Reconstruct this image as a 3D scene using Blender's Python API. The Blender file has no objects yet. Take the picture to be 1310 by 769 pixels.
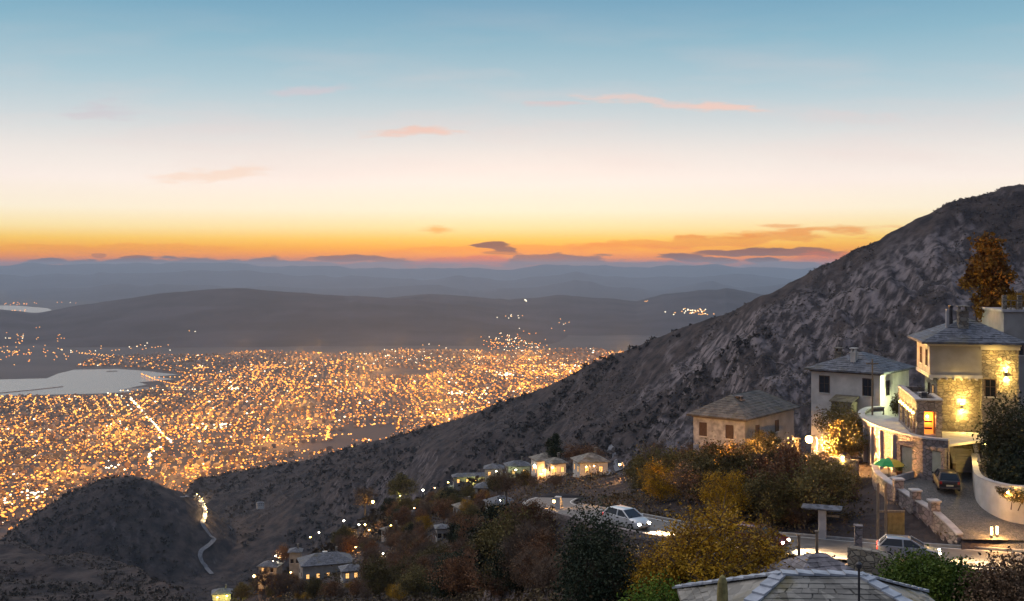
import bpy, bmesh, math, random
import numpy as np
from mathutils import Vector, Matrix
R = math.radians
rnd = random.Random(7)
scene = bpy.context.scene
COL = scene.collection

# ------------------------------------------------------------------ camera
F, U0, V0, ZC = 1405.0, 655.0, 340.0, 620.0      # focal length in photo pixels, principal column, horizon row, camera height
cd = bpy.data.cameras.new('camera'); cam = bpy.data.objects.new('camera', cd); COL.objects.link(cam)
cam.location = (0, 0, ZC); cam.rotation_euler = (R(90), 0, 0)
cd.sensor_width = 36; cd.lens = 36*F/1310; cd.shift_y = -(384.5-V0)/1310
cd.clip_start = 0.5; cd.clip_end = 200000
scene.camera = cam

def P(u, v, y):                                    # point seen at a given direction and distance
    return Vector(((u-U0)/F*y, y, ZC-(v-V0)/F*y))
def PZ(u, v, z):                                   # point on a level plane
    y = (ZC-z)*F/(v-V0); return Vector(((u-U0)/F*y, y, z))

# ------------------------------------------------------------------ tagging and mesh helpers
def tag(o, label=None, cat=None, group=None, kind=None):
    if label: o['label'] = label
    if cat: o['category'] = cat
    if group: o['group'] = group
    if kind: o['kind'] = kind
    return o
def empty(name, loc, rz=0, label=None, cat=None, group=None):
    o = bpy.data.objects.new(name, None); COL.objects.link(o); o.location = loc; o.rotation_euler = (0, 0, rz)
    o.empty_display_size = 0.3
    return tag(o, label, cat, group)
def copy_tree(o, parent=None):
    c = o.copy(); COL.objects.link(c)
    if parent is not None: c.parent = parent
    for ch in list(KIDS.get(o.name, [])): copy_tree(ch, c)
    return c
KIDS = {}
def link(name, me, parent=None):
    o = bpy.data.objects.new(name, me); COL.objects.link(o)
    if parent is not None:
        o.parent = parent; KIDS.setdefault(parent.name, []).append(o)
    return o

def npmesh(name, V, Fc, mats, smooth=False, mi=None):
    V = np.asarray(V, dtype=np.float32); Fc = np.asarray(Fc, dtype=np.int32)
    me = bpy.data.meshes.new(name); n, k = Fc.shape
    me.vertices.add(len(V)); me.vertices.foreach_set('co', V.ravel())
    me.loops.add(n*k); me.loops.foreach_set('vertex_index', Fc.ravel())
    me.polygons.add(n); me.polygons.foreach_set('loop_start', np.arange(0, n*k, k, dtype=np.int32))
    if mi is not None: me.polygons.foreach_set('material_index', np.asarray(mi, dtype=np.int32))
    me.polygons.foreach_set('use_smooth', np.full(n, smooth))
    for m in (mats if isinstance(mats, (list, tuple)) else [mats]): me.materials.append(m)
    me.update(calc_edges=True); me.validate()
    return me

class MB:
    def __init__(s): s.v = []; s.f = []; s.m = []
    def add(s, vs, fs, m=0):
        b = len(s.v); s.v += [tuple(p) for p in vs]; s.f += [tuple(i+b for i in f) for f in fs]; s.m += [m]*len(fs)
    def box(s, x0, x1, y0, y1, z0, z1, m=0):
        s.add([(x0,y0,z0),(x1,y0,z0),(x1,y1,z0),(x0,y1,z0),(x0,y0,z1),(x1,y0,z1),(x1,y1,z1),(x0,y1,z1)],
              [(0,3,2,1),(4,5,6,7),(0,1,5,4),(1,2,6,5),(2,3,7,6),(3,0,4,7)], m); return s
    def bbox(s, x0, x1, y0, y1, z0, z1, c=0.03, m=0):      # box with chamfered upright edges and top
        a = [(x0+c,y0),(x1-c,y0),(x1,y0+c),(x1,y1-c),(x1-c,y1),(x0+c,y1),(x0,y1-c),(x0,y0+c)]
        cx, cy = (x0+x1)/2, (y0+y1)/2
        t = [(x+(c if x < cx else -c), y+(c if y < cy else -c)) for x, y in a]
        vs = [(x,y,z0) for x,y in a]+[(x,y,z1-c) for x,y in a]+[(x,y,z1) for x,y in t]
        fs = [tuple(range(7,-1,-1)), tuple(range(16,24))]
        for r in (0, 8):
            for i in range(8): j = (i+1) % 8; fs.append((r+i, r+j, r+8+j, r+8+i))
        s.add(vs, fs, m); return s
    def obox(s, c, size, rz, m=0, rx=0):
        w, d, h = size; M = Matrix.Translation(Vector(c)) @ Matrix.Rotation(rz, 4, 'Z') @ Matrix.Rotation(rx, 4, 'X')
        vs = [M @ Vector((x*w/2, y*d/2, z*h/2)) for z in (-1,1) for x, y in ((-1,-1),(1,-1),(1,1),(-1,1))]
        s.add(vs, [(0,3,2,1),(4,5,6,7),(0,1,5,4),(1,2,6,5),(2,3,7,6),(3,0,4,7)], m); return s
    def prism(s, poly, z0, z1, m=0):
        n = len(poly); A = sum(poly[i][0]*poly[(i+1)%n][1]-poly[(i+1)%n][0]*poly[i][1] for i in range(n))
        if A < 0: poly = poly[::-1]
        f0 = z0 if callable(z0) else (lambda p: z0); f1 = z1 if callable(z1) else (lambda p: z1)
        vs = [(p[0],p[1],f0(p)) for p in poly]+[(p[0],p[1],f1(p)) for p in poly]
        s.add(vs, [tuple(range(n-1,-1,-1)), tuple(range(n,2*n))]+[(i,(i+1)%n,n+(i+1)%n,n+i) for i in range(n)], m); return s
    def strip(s, pts, w, z0, z1, m=0):                      # wall of thickness w along a polyline; z0/z1 numbers, or callables of the index
        L = []; Rr = []
        n = len(pts)
        for i in range(n):
            a = Vector(pts[max(i-1,0)][:2]); b = Vector(pts[min(i+1,n-1)][:2]); d = (b-a).normalized(); nn = Vector((-d.y, d.x))*w/2
            c = Vector(pts[i][:2]); L.append(c+nn); Rr.append(c-nn)
        g0 = z0 if callable(z0) else (lambda i: z0); g1 = z1 if callable(z1) else (lambda i: z1)
        vs = []
        for i in range(n): vs += [(Rr[i].x,Rr[i].y,g0(i)),(L[i].x,L[i].y,g0(i)),(L[i].x,L[i].y,g1(i)),(Rr[i].x,Rr[i].y,g1(i))]
        fs = [(0,1,2,3), tuple(4*(n-1)+k for k in (3,2,1,0))]
        for i in range(n-1):
            for k in range(4): fs.append((4*i+k, 4*i+4+k, 4*i+4+(k+1)%4, 4*i+(k+1)%4))
        s.add(vs, fs, m); return s
    def tube(s, pts, rad, n=6, m=0, cap=True):
        pts = [Vector(p) for p in pts]; rad = rad if isinstance(rad, (list, tuple)) else [rad]*len(pts)
        vs = []; fs = []
        for i, p in enumerate(pts):
            d = (pts[min(i+1,len(pts)-1)]-pts[max(i-1,0)]).normalized()
            a = d.cross(Vector((0.31,0.87,0.12) if abs(d.z) > .8 else (0,0,1))).normalized(); b = d.cross(a)
            for k in range(n):
                t = 2*math.pi*k/n; vs.append(p+a*math.cos(t)*rad[i]+b*math.sin(t)*rad[i])
        for i in range(len(pts)-1):
            for k in range(n): fs.append((i*n+k, i*n+(k+1)%n, (i+1)*n+(k+1)%n, (i+1)*n+k))
        if cap: fs += [tuple(range(n-1,-1,-1)), tuple((len(pts)-1)*n+k for k in range(n))]
        s.add(vs, fs, m); return s
    def lathe(s, prof, c=(0,0,0), n=12, m=0):
        vs = []; fs = []
        for r, z in prof:
            for k in range(n): t = 2*math.pi*k/n; vs.append((c[0]+r*math.cos(t), c[1]+r*math.sin(t), c[2]+z))
        for i in range(len(prof)-1):
            for k in range(n): fs.append((i*n+k, i*n+(k+1)%n, (i+1)*n+(k+1)%n, (i+1)*n+k))
        fs += [tuple(range(n-1,-1,-1)), tuple((len(prof)-1)*n+k for k in range(n))]
        s.add(vs, fs, m); return s
    def ball(s, c, r, m=0, n=8, sz=1.0):
        prof = [(max(r*math.sin(math.pi*i/n), r*.02), -r*sz*math.cos(math.pi*i/n)) for i in range(n+1)]
        return s.lathe(prof, c, n+2, m)
    def build(s, name, mats, parent=None, smooth=False):
        me = bpy.data.meshes.new(name); me.from_pydata(s.v, [], s.f); me.validate()
        if len(me.polygons) == len(s.m): me.polygons.foreach_set('material_index', s.m)
        for m in (mats if isinstance(mats, (list, tuple)) else [mats]): me.materials.append(m)
        if smooth: me.polygons.foreach_set('use_smooth', [True]*len(me.polygons))
        bm = bmesh.new(); bm.from_mesh(me); bmesh.ops.recalc_face_normals(bm, faces=bm.faces); bm.to_mesh(me); bm.free()
        me.update()
        return link(name, me, parent)

# ------------------------------------------------------------------ materials
def newmat(name):
    m = bpy.data.materials.new(name); m.use_nodes = True; nt = m.node_tree
    b = nt.nodes['Principled BSDF']; return m, nt, b
def noise_mix(nt, scale, c1, c2, detail=6, lo=.35, hi=.65, coord='Object', sc=(1,1,1), fac=None):
    tc = nt.nodes.new('ShaderNodeTexCoord'); mp = nt.nodes.new('ShaderNodeMapping'); mp.inputs['Scale'].default_value = sc
    nt.links.new(tc.outputs[coord], mp.inputs[0])
    nz = nt.nodes.new('ShaderNodeTexNoise'); nz.inputs['Scale'].default_value = scale; nz.inputs['Detail'].default_value = detail
    nt.links.new(mp.outputs[0], nz.inputs[0])
    mr = nt.nodes.new('ShaderNodeMapRange'); mr.inputs[1].default_value = lo; mr.inputs[2].default_value = hi
    nt.links.new(nz.outputs[0], mr.inputs[0])
    mx = nt.nodes.new('ShaderNodeMix'); mx.data_type = 'RGBA'
    nt.links.new(mr.outputs[0], mx.inputs[0])
    for k, c in ((6, c1), (7, c2)):
        if isinstance(c, (tuple, list)): mx.inputs[k].default_value = (*c[:3], 1)
        else: nt.links.new(c, mx.inputs[k])
    return mx.outputs[2], nz.outputs[0], mp.outputs[0]
def bump(nt, b, h, strength=.5, dist=.05):
    bn = nt.nodes.new('ShaderNodeBump'); bn.inputs['Strength'].default_value = strength; bn.inputs['Distance'].default_value = dist
    nt.links.new(h, bn.inputs['Height']); nt.links.new(bn.outputs[0], b.inputs['Normal']); return bn
def M_noise(name, c1, c2, scale=1.5, rough=.85, bs=.3, bd=.03, sc=(1,1,1), metal=0, coord='Object'):
    m, nt, b = newmat(name); o, h, _ = noise_mix(nt, scale, c1, c2, sc=sc, coord=coord)
    nt.links.new(o, b.inputs['Base Color']); b.inputs['Roughness'].default_value = rough; b.inputs['Metallic'].default_value = metal
    if bs: bump(nt, b, h, bs, bd)
    return m
def M_stone(name, cols, size=.35, mortar=(.13,.115,.095), zs=1.7, bd=.06):
    m, nt, b = newmat(name)
    tc = nt.nodes.new('ShaderNodeTexCoord'); mp = nt.nodes.new('ShaderNodeMapping'); mp.inputs['Scale'].default_value = (1,1,zs)
    nt.links.new(tc.outputs['Object'], mp.inputs[0])
    ws = nt.nodes.new('ShaderNodeTexNoise'); ws.inputs['Scale'].default_value = 2.0; nt.links.new(mp.outputs[0], ws.inputs[0])
    va = nt.nodes.new('ShaderNodeVectorMath'); va.operation = 'MULTIPLY_ADD'; va.inputs[1].default_value = (.25,.25,.25)
    nt.links.new(ws.outputs['Color'], va.inputs[0]); nt.links.new(mp.outputs[0], va.inputs[2])
    vo = nt.nodes.new('ShaderNodeTexVoronoi'); vo.inputs['Scale'].default_value = 1/size; nt.links.new(va.outputs[0], vo.inputs[0])
    ve = nt.nodes.new('ShaderNodeTexVoronoi'); ve.feature = 'DISTANCE_TO_EDGE'; ve.inputs['Scale'].default_value = 1/size; nt.links.new(va.outputs[0], ve.inputs[0])
    sep = nt.nodes.new('ShaderNodeSeparateColor'); nt.links.new(vo.outputs['Color'], sep.inputs[0])
    cr = nt.nodes.new('ShaderNodeValToRGB'); cr.color_ramp.interpolation = 'LINEAR'
    while len(cr.color_ramp.elements) < len(cols): cr.color_ramp.elements.new(.5)
    for i, c in enumerate(cols): e = cr.color_ramp.elements[i]; e.position = i/(len(cols)-1); e.color = (*c, 1)
    nt.links.new(sep.outputs[0], cr.inputs[0])
    mr = nt.nodes.new('ShaderNodeMapRange'); mr.inputs[1].default_value = .02; mr.inputs[2].default_value = .09; nt.links.new(ve.outputs[0], mr.inputs[0])
    mx = nt.nodes.new('ShaderNodeMix'); mx.data_type = 'RGBA'; mx.inputs[6].default_value = (*mortar, 1)
    nt.links.new(mr.outputs[0], mx.inputs[0]); nt.links.new(cr.outputs[0], mx.inputs[7])
    nt.links.new(mx.outputs[2], b.inputs['Base Color']); b.inputs['Roughness'].default_value = .9
    ad = nt.nodes.new('ShaderNodeMath'); ad.operation = 'MULTIPLY_ADD'; ad.inputs[1].default_value = .7
    nt.links.new(sep.outputs[1], ad.inputs[0]); nt.links.new(mr.outputs[0], ad.inputs[2])
    bump(nt, b, ad.outputs[0], .9, bd)
    return m
def M_emit(name, col, strength, sample=True):
    m, nt, b = newmat(name); b.inputs['Base Color'].default_value = (*[min(c,.6) for c in col], 1)
    b.inputs['Emission Color'].default_value = (*col, 1); b.inputs['Emission Strength'].default_value = strength
    if not sample: m.cycles.emission_sampling = 'NONE'
    return m
def M_leaf(name, c1, c2, c3=None, rough=.75, trans=.25):
    m, nt, b = newmat(name)
    tc = nt.nodes.new('ShaderNodeTexCoord'); nz = nt.nodes.new('ShaderNodeTexNoise'); nz.inputs['Scale'].default_value = 1.1; nz.inputs['Detail'].default_value = 8
    nt.links.new(tc.outputs['Object'], nz.inputs[0])
    cr = nt.nodes.new('ShaderNodeValToRGB'); cs = [c1, c2] + ([c3] if c3 else [])
    while len(cr.color_ramp.elements) < len(cs): cr.color_ramp.elements.new(.5)
    for i, c in enumerate(cs): e = cr.color_ramp.elements[i]; e.position = .33+.34*i/(len(cs)-1); e.color = (*c, 1)
    nt.links.new(nz.outputs[0], cr.inputs[0])
    oi = nt.nodes.new('ShaderNodeObjectInfo'); hs = nt.nodes.new('ShaderNodeHueSaturation')
    mr = nt.nodes.new('ShaderNodeMapRange'); mr.inputs[3].default_value = .65; mr.inputs[4].default_value = 1.35; nt.links.new(oi.outputs['Random'], mr.inputs[0])
    nt.links.new(mr.outputs[0], hs.inputs['Value']); nt.links.new(cr.outputs[0], hs.inputs['Color'])
    nt.links.new(hs.outputs[0], b.inputs['Base Color']); b.inputs['Roughness'].default_value = rough
    b.inputs['Specular IOR Level'].default_value = .2
    return m
def M_roof(name, c1, c2, c3, s=3.0):
    m, nt, b = newmat(name)
    o, h, mp = noise_mix(nt, .9, c1, c2, detail=8, lo=.3, hi=.7)
    vo = nt.nodes.new('ShaderNodeTexVoronoi'); vo.inputs['Scale'].default_value = s; nt.links.new(mp, vo.inputs[0])
    sep = nt.nodes.new('ShaderNodeSeparateColor'); nt.links.new(vo.outputs['Color'], sep.inputs[0])
    mr = nt.nodes.new('ShaderNodeMapRange'); mr.inputs[3].default_value = .55; mr.inputs[4].default_value = 1.4; nt.links.new(sep.outputs[0], mr.inputs[0])
    hs = nt.nodes.new('ShaderNodeHueSaturation'); nt.links.new(mr.outputs[0], hs.inputs['Value']); nt.links.new(o, hs.inputs['Color'])
    nz = nt.nodes.new('ShaderNodeTexNoise'); nz.inputs['Scale'].default_value = .5; nz.inputs['Detail'].default_value = 7; nt.links.new(mp, nz.inputs[0])
    m2 = nt.nodes.new('ShaderNodeMapRange'); m2.inputs[1].default_value = .55; m2.inputs[2].default_value = .68; nt.links.new(nz.outputs[0], m2.inputs[0])
    mx = nt.nodes.new('ShaderNodeMix'); mx.data_type = 'RGBA'; mx.inputs[7].default_value = (*c3, 1)
    nt.links.new(m2.outputs[0], mx.inputs[0]); nt.links.new(hs.outputs[0], mx.inputs[6]); nt.links.new(mx.outputs[2], b.inputs['Base Color'])
    b.inputs['Roughness'].default_value = .65
    ve = nt.nodes.new('ShaderNodeTexVoronoi'); ve.feature = 'DISTANCE_TO_EDGE'; ve.inputs['Scale'].default_value = s; nt.links.new(mp, ve.inputs[0])
    bump(nt, b, sep.outputs[1], .7, .05)
    return m

def M_hill(name, veg1, veg2, rock1, rock2, sc1=.02, slope_lo=.80, slope_hi=.62, rough=.95, extra=None):
    """slopes: bush cover where gentle, pale fluted rock where steep"""
    m, nt, b = newmat(name)
    g, h, mp = noise_mix(nt, sc1, veg1, veg2, detail=10, lo=.38, hi=.62)
    r, h2, mp2 = noise_mix(nt, .11, rock1, rock2, detail=12, lo=.42, hi=.60, sc=(1,1,.22))
    geo = nt.nodes.new('ShaderNodeNewGeometry'); sp = nt.nodes.new('ShaderNodeSeparateXYZ'); nt.links.new(geo.outputs['Normal'], sp.inputs[0])
    nz = nt.nodes.new('ShaderNodeTexNoise'); nz.inputs['Scale'].default_value = .03; nz.inputs['Detail'].default_value = 8; nt.links.new(mp2, nz.inputs[0])
    ma = nt.nodes.new('ShaderNodeMath'); ma.operation = 'MULTIPLY_ADD'; ma.inputs[1].default_value = .5
    nt.links.new(nz.outputs[0], ma.inputs[0]); nt.links.new(sp.outputs[2], ma.inputs[2])
    mr = nt.nodes.new('ShaderNodeMapRange'); mr.inputs[1].default_value = slope_lo+.25; mr.inputs[2].default_value = slope_hi+.25; nt.links.new(ma.outputs[0], mr.inputs[0])
    mx = nt.nodes.new('ShaderNodeMix'); mx.data_type = 'RGBA'; nt.links.new(mr.outputs[0], mx.inputs[0]); nt.links.new(g, mx.inputs[6]); nt.links.new(r, mx.inputs[7])
    if extra:
        aa = nt.nodes.new('ShaderNodeAttribute'); aa.attribute_name = 'rock'; sm_ = nt.nodes.new('ShaderNodeMath'); sm_.operation = 'MULTIPLY_ADD'; sm_.use_clamp = True; sm_.inputs[1].default_value = .9
        nt.links.new(aa.outputs['Fac'], sm_.inputs[0]); nt.links.new(mr.outputs[0], sm_.inputs[2]); nt.links.new(sm_.outputs[0], mx.inputs[0])
    nt.links.new(mx.outputs[2], b.inputs['Base Color']); b.inputs['Roughness'].default_value = rough; b.inputs['Specular IOR Level'].default_value = .1
    nf = nt.nodes.new('ShaderNodeTexNoise'); nf.inputs['Scale'].default_value = .25; nf.inputs['Detail'].default_value = 8; nt.links.new(mp, nf.inputs[0])
    bump(nt, b, nf.outputs[0], .8, 2.5)
    return m

# ------------------------------------------------------------------ noise
def _h(ix, iy, seed):
    n = (ix.astype(np.int64)*374761393 + iy.astype(np.int64)*668265263 + seed*1274126177) & 0xffffffff
    n = ((n ^ (n >> 13))*1274126177) & 0xffffffff
    return ((n ^ (n >> 16)) & 0xffff)/65535.0
def vn(x, y, seed=0):
    x = np.asarray(x, float); y = np.asarray(y, float)
    ix = np.floor(x); iy = np.floor(y); fx = x-ix; fy = y-iy; fx = fx*fx*(3-2*fx); fy = fy*fy*(3-2*fy)
    a = _h(ix,iy,seed); b = _h(ix+1,iy,seed); c = _h(ix,iy+1,seed); d = _h(ix+1,iy+1,seed)
    return (a*(1-fx)+b*fx)*(1-fy)+(c*(1-fx)+d*fx)*fy-.5
def fbm(x, y, seed=0, o=5, g=.5):
    s = 0; a = 1
    for i in range(o): s = s+a*vn(x*2**i+i*17.3, y*2**i+i*9.1, seed+i); a *= g
    return s
def ridged(x, y, seed=0, o=4):
    s = 0; a = 1
    for i in range(o): s = s+a*(1-np.abs(vn(x*2**i, y*2**i, seed+i))*4).clip(-1,1); a *= .5
    return s/2
def sst(a, b, x):
    t = np.clip((np.asarray(x, float)-a)/(b-a), 0, 1); return t*t*(3-2*t)
# ------------------------------------------------------------------ the near mountain side: profiles along lines of sight, then noise in world space
def zz(v, y): return ZC-(v-V0)/F*y
def col_(*k): return [(y, (a if isinstance(a, float) else None), (a if isinstance(a, int) else None)) for y, a in k]
# every entry (distance, int = photo row | float = height in metres)
PROF = {
 -900: [(25,900),(80,900),(250,880),(700,760),(1000,700),(1250,200.),(1500,150.),(1700,110.),(1900,60.),(2200,20.),(2500,-8.)],
 -400: [(25,900),(80,900),(250,880),(700,780),(1000,715),(1250,200.),(1500,150.),(1700,110.),(1900,70.),(2200,30.),(2500,-8.)],
 0:    [(25,880),(80,860),(250,840),(700,775),(1000,703),(1250,237.),(1500,150.),(1700,110.),(1900,80.),(2200,30.),(2500,-8.)],
 100:  [(25,860),(80,850),(250,835),(650,790),(950,708),(1250,220.),(1500,150.),(1700,110.),(1930,80.),(2230,30.),(2530,-8.)],
 180:  [(25,850),(80,845),(250,830),(600,800),(900,728),(1200,210.),(1500,140.),(1700,110.),(1950,90.),(2250,30.),(2550,-8.)],
 250:  [(25,850),(80,840),(250,820),(450,800),(650,778),(1100,200.),(1600,125.),(2000,134.),(2450,613),(2750,50.),(3000,-8.)],
 300:  [(25,850),(80,835),(200,810),(300,790),(420,763),(900,220.),(1700,120.),(2050,150.),(2400,603),(2700,60.),(3000,-8.)],
 400:  [(25,850),(70,830),(150,800),(250,772),(400,716),(800,270.),(1700,140.),(2000,630),(2250,585),(2600,100.),(3000,-8.)],
 480:  [(25,850),(70,820),(140,790),(280,730),(500,657),(850,300.),(1600,180.),(1850,606),(2100,562),(2500,120.),(3000,-8.)],
 560:  [(25,850),(65,815),(130,780),(250,712),(470,630),(850,330.),(1450,270.),(1700,572),(1950,543),(2400,150.),(2950,-8.)],
 640:  [(25,840),(60,805),(110,762),(200,702),(360,612),(800,380.),(1350,330.),(1580,555),(1800,513),(2300,180.),(2950,-8.)],
 700:  [(25,840),(55,800),(95,700),(160,665),(300,606),(750,400.),(1270,360.),(1500,545),(1700,490),(2250,190.),(2950,-8.)],
 750:  [(25,840),(50,795),(92,660),(130,636),(260,606),(700,410.),(1200,390.),(1420,525),(1600,467),(2200,200.),(2950,-8.)],
 860:  [(25,830),(50,795),(86,682),(110,640),(170,606),(600,450.),(1050,420.),(1250,500),(1450,422),(2000,250.),(2950,-8.)],
 930:  [(25,825),(50,840),(82,690),(108,625),(155,598),(570,470.),(1000,440.),(1180,480),(1340,398),(1950,270.),(2950,-8.)],
 975:  [(25,820),(50,850),(80,695),(105,622),(150,595),(550,480.),(960,450.),(1120,460),(1270,377),(1900,280.),(2950,-8.)],
 1060: [(25,820),(50,850),(79,698),(100,616),(140,580),(500,490.),(920,480.),(1080,440),(1230,333),(1900,300.),(2950,-8.)],
 1140: [(25,820),(50,850),(77,702),(92,612),(125,575),(480,500.),(900,490.),(1050,400),(1195,288),(1850,320.),(2950,-8.)],
 1210: [(25,820),(50,850),(75,710),(92,612),(120,570),(460,510.),(880,500.),(1030,380),(1175,257),(1850,330.),(2950,-8.)],
 1310: [(25,820),(50,850),(73,720),(93,608),(120,570),(450,520.),(860,510.),(1000,370),(1150,232),(1800,350.),(2950,-8.)],
 1500: [(25,820),(50,850),(73,720),(95,605),(120,570),(450,520.),(860,510.),(1000,350),(1140,206),(1800,350.),(2950,-8.)],
 2100: [(25,820),(50,800),(75,720),(95,605),(140,570),(450,520.),(860,510.),(1000,380),(1140,250),(1800,350.),(2950,-8.)],
}
PU = np.array(sorted(PROF)); NK = 11
KY = np.array([[k[0] for k in PROF[u]] for u in PU], float)
KZ = np.array([[(k[1] if isinstance(k[1], float) else zz(k[1], k[0])) for k in PROF[u]] for u in PU], float)
SU = np.concatenate([np.linspace(-900,-60,60,endpoint=False), np.linspace(-60,1370,1000,endpoint=False), np.linspace(1370,2100,60)])
YR = np.concatenate([np.geomspace(1.2,60,70,endpoint=False), np.geomspace(60,500,170,endpoint=False), np.geomspace(500,900,50,endpoint=False),
                     np.geomspace(900,2500,330,endpoint=False), np.geomspace(2500,3200,20)])
G = np.zeros((len(SU), len(YR)))
sm = np.array([1,2,3,4,3,2,1], float); sm /= sm.sum()
for i, u in enumerate(SU):
    ky = np.array([np.interp(u, PU, KY[:,k]) for k in range(NK)]); kz = np.array([np.interp(u, PU, KZ[:,k]) for k in range(NK)])
    ky = np.concatenate([[1.2, 6], ky, [3300]]); kz = np.concatenate([[618.3, 616.8], kz, [-8]])
    z = np.interp(np.log(YR), np.log(ky), kz)
    zp = np.pad(z, 3, mode='edge'); G[i] = np.convolve(zp, sm, mode='valid')
XS = np.outer((SU-U0)/F, YR); YS = np.broadcast_to(YR, XS.shape)
# the round wooded hill above the town edge
dx = XS+669.0
dome = 60+(zz(612,1900)-60)*np.exp(-(dx/np.where(dx < 0, 285.0, 235.0))**2-((YS-1900)/250.0)**2)
dome = dome-(1-np.exp(-(dx/400)**2-((YS-1900)/400)**2))*110
G = np.maximum(G, dome)
G_base = G.copy()
amp_cliff = sst(880,1000,YS)*(1-sst(1150,1450,YS))*sst(760,900,SU[:,None]+0*YS)
far = sst(500,1000,YS)*(1-sst(2350,2700,YS))
G = G + far*(fbm(XS/180,YS/180,3,4)*16 + fbm(XS/28,YS/28,8,4)*5.5)
G = G + sst(100,500,YS)*(1-sst(800,1100,YS))*fbm(XS/40,YS/40,5,4)*5
G = G + sst(8,60,YS)*(1-sst(300,600,YS))*fbm(XS/6,YS/6,6,3)*.35
G = G + amp_cliff*(ridged(XS/55+.3*vn(XS/90,YS/90,9), YS/170, 21, 4)*23 - 8)
G = G + far*(fbm(XS/11,YS/11,44,3)*3.2)*(.35+.65*sst(700,900,SU[:,None]+0*YS))
G = G + amp_cliff*(ridged(XS/17+.5*vn(XS/30,YS/30,19), YS/60, 47, 3)*8)
gul = sst(850,1100,YS)*(1-sst(2000,2300,YS))
G = G + gul*(ridged(XS/95+YS/260, YS/240, 33, 4)*9-4)

YCR = np.interp(SU, PU, KY[:,8])[:,None]; wcr = np.exp(-((YS-YCR)/70.0)**2); noise_ = G-G_base
G = G_base+noise_*(1-.72*wcr)
# flat places: road, forecourt, house platforms
ROADUV = [(560,700.,None)]
ROADC = [P(712,637,140), P(702,641.5,126), P(704,646,113), P(722,650.5,104), P(768,661,92.5), P(850,678,85.5), P(930,689,82), P(1000,696,79.3), P(1100,705,77.2), P(1200,712,75.5), P(1310,720,73.8), P(1420,728,72.3), P(1560,738,71)]
def dense(pts, n=8):
    out = []
    for i in range(len(pts)-1):
        p0 = pts[max(i-1,0)]; p1 = pts[i]; p2 = pts[i+1]; p3 = pts[min(i+2,len(pts)-1)]
        for k in range(n):
            t = k/n; out.append(.5*((2*p1)+(p2-p0)*t+(2*p0-5*p1+4*p2-p3)*t*t+(3*p1-p0-3*p2+p3)*t**3))
    out.append(pts[-1]); return out
ROADD = dense(ROADC)
def flatten(px, py, pz, r0, r1):
    d = np.hypot(XS-px, YS-py); w = 1-sst(r0, r1, d); return w
def flatten_line(pts, r0, r1, drop=.12):
    global G
    num = np.zeros_like(G); bestd = np.full(G.shape, 1e9); bz = np.zeros_like(G)
    sel = (YS < 220)
    for p in pts:
        d = np.where(sel, np.hypot(XS-p.x, YS-p.y), 1e9); k = d < bestd; bestd = np.where(k, d, bestd); bz = np.where(k, p.z-drop, bz)
    w = 1-sst(r0, r1, bestd); G = G*(1-w)+bz*w
CZ = 602.2
def PC0(u, v):
    y = 17.8*F/(v-V0)
    if y < 88.03: y = 31.18/((v-V0)/F+.152)
    return Vector(((u-U0)/F*y, y, ZC-(v-V0)/F*y))
COURT = [PC0(u,v) for u,v in ((1118,606),(1122,616),(1150,637),(1195,666),(1232,690),(1330,692),(1400,675),(1400,585),(1262,585),(1200,588),(1140,596))]
def inside(px, py, poly):
    r = np.zeros(np.shape(px), bool); n = len(poly)
    for i in range(n):
        x1, y1 = poly[i][0], poly[i][1]; x2, y2 = poly[(i+1)%n][0], poly[(i+1)%n][1]
        c = ((y1 > py) != (y2 > py)) & (px < (x2-x1)*(py-y1)/((y2-y1) if y2 != y1 else 1e-9)+x1); r ^= c
    return r
flatten_line(ROADD, 3.6, 7.5, .15)
sel = inside(XS, YS, COURT) & (YS < 130)
G = np.where(sel, np.minimum(CZ,600.6+(YS-77.5)*.152)-.12, G)
# house ground behind the forecourt
w = (1-sst(10,16,np.hypot(XS-41, YS-104))); G = np.where(sel, G, G*(1-w)+(CZ-.3)*w)

LY = np.log(YR)
def H(x, y):
    x = np.asarray(x, float); y = np.maximum(np.asarray(y, float), 1.3)
    u = x/y*F+U0; i = np.interp(u, SU, np.arange(len(SU))); j = np.interp(np.log(y), LY, np.arange(len(YR)))
    i0 = np.clip(np.floor(i).astype(int), 0, len(SU)-2); j0 = np.clip(np.floor(j).astype(int), 0, len(YR)-2); a = i-i0; b = j-j0
    return (G[i0,j0]*(1-a)+G[i0+1,j0]*a)*(1-b)+(G[i0,j0+1]*(1-a)+G[i0+1,j0+1]*a)*b
# row of the skyline of the near land, per column
VV = V0+(ZC-G)/YS*F
VSKY = VV[:, (YR < 2700)].min(axis=1)
def vsky(u): return np.interp(u, SU, VSKY)

def grid_faces(n, m):
    a = np.arange(n*m).reshape(n, m); return np.stack([a[:-1,:-1], a[1:,:-1], a[1:,1:], a[:-1,1:]], -1).reshape(-1, 4)
M_near = M_hill('scrub_and_rock_slope', (.027,.023,.025), (.076,.058,.052), (.045,.039,.041), (.215,.182,.178), sc1=.05, slope_lo=.70, slope_hi=.46, extra=True)
me = npmesh('hillside', np.stack([XS,YS,G],-1).reshape(-1,3), grid_faces(*G.shape), M_near, smooth=True)
hz = G-450
rockm = sst(880,960,YS)*(1-sst(1240,1500,YS))*sst(700,900,SU[:,None]+0*YS)*sst(.0,.30,fbm(XS/55,YS/70+hz/60,81,4)+.18*sst(900,1100,SU[:,None]+0*YS))*(1-.75*sst(.3,1,wcr))
at = me.attributes.new('rock', 'FLOAT', 'POINT'); at.data.foreach_set('value', rockm.ravel().astype(np.float32))
hillside = link('hillside', me); tag(hillside, kind='structure')
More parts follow.
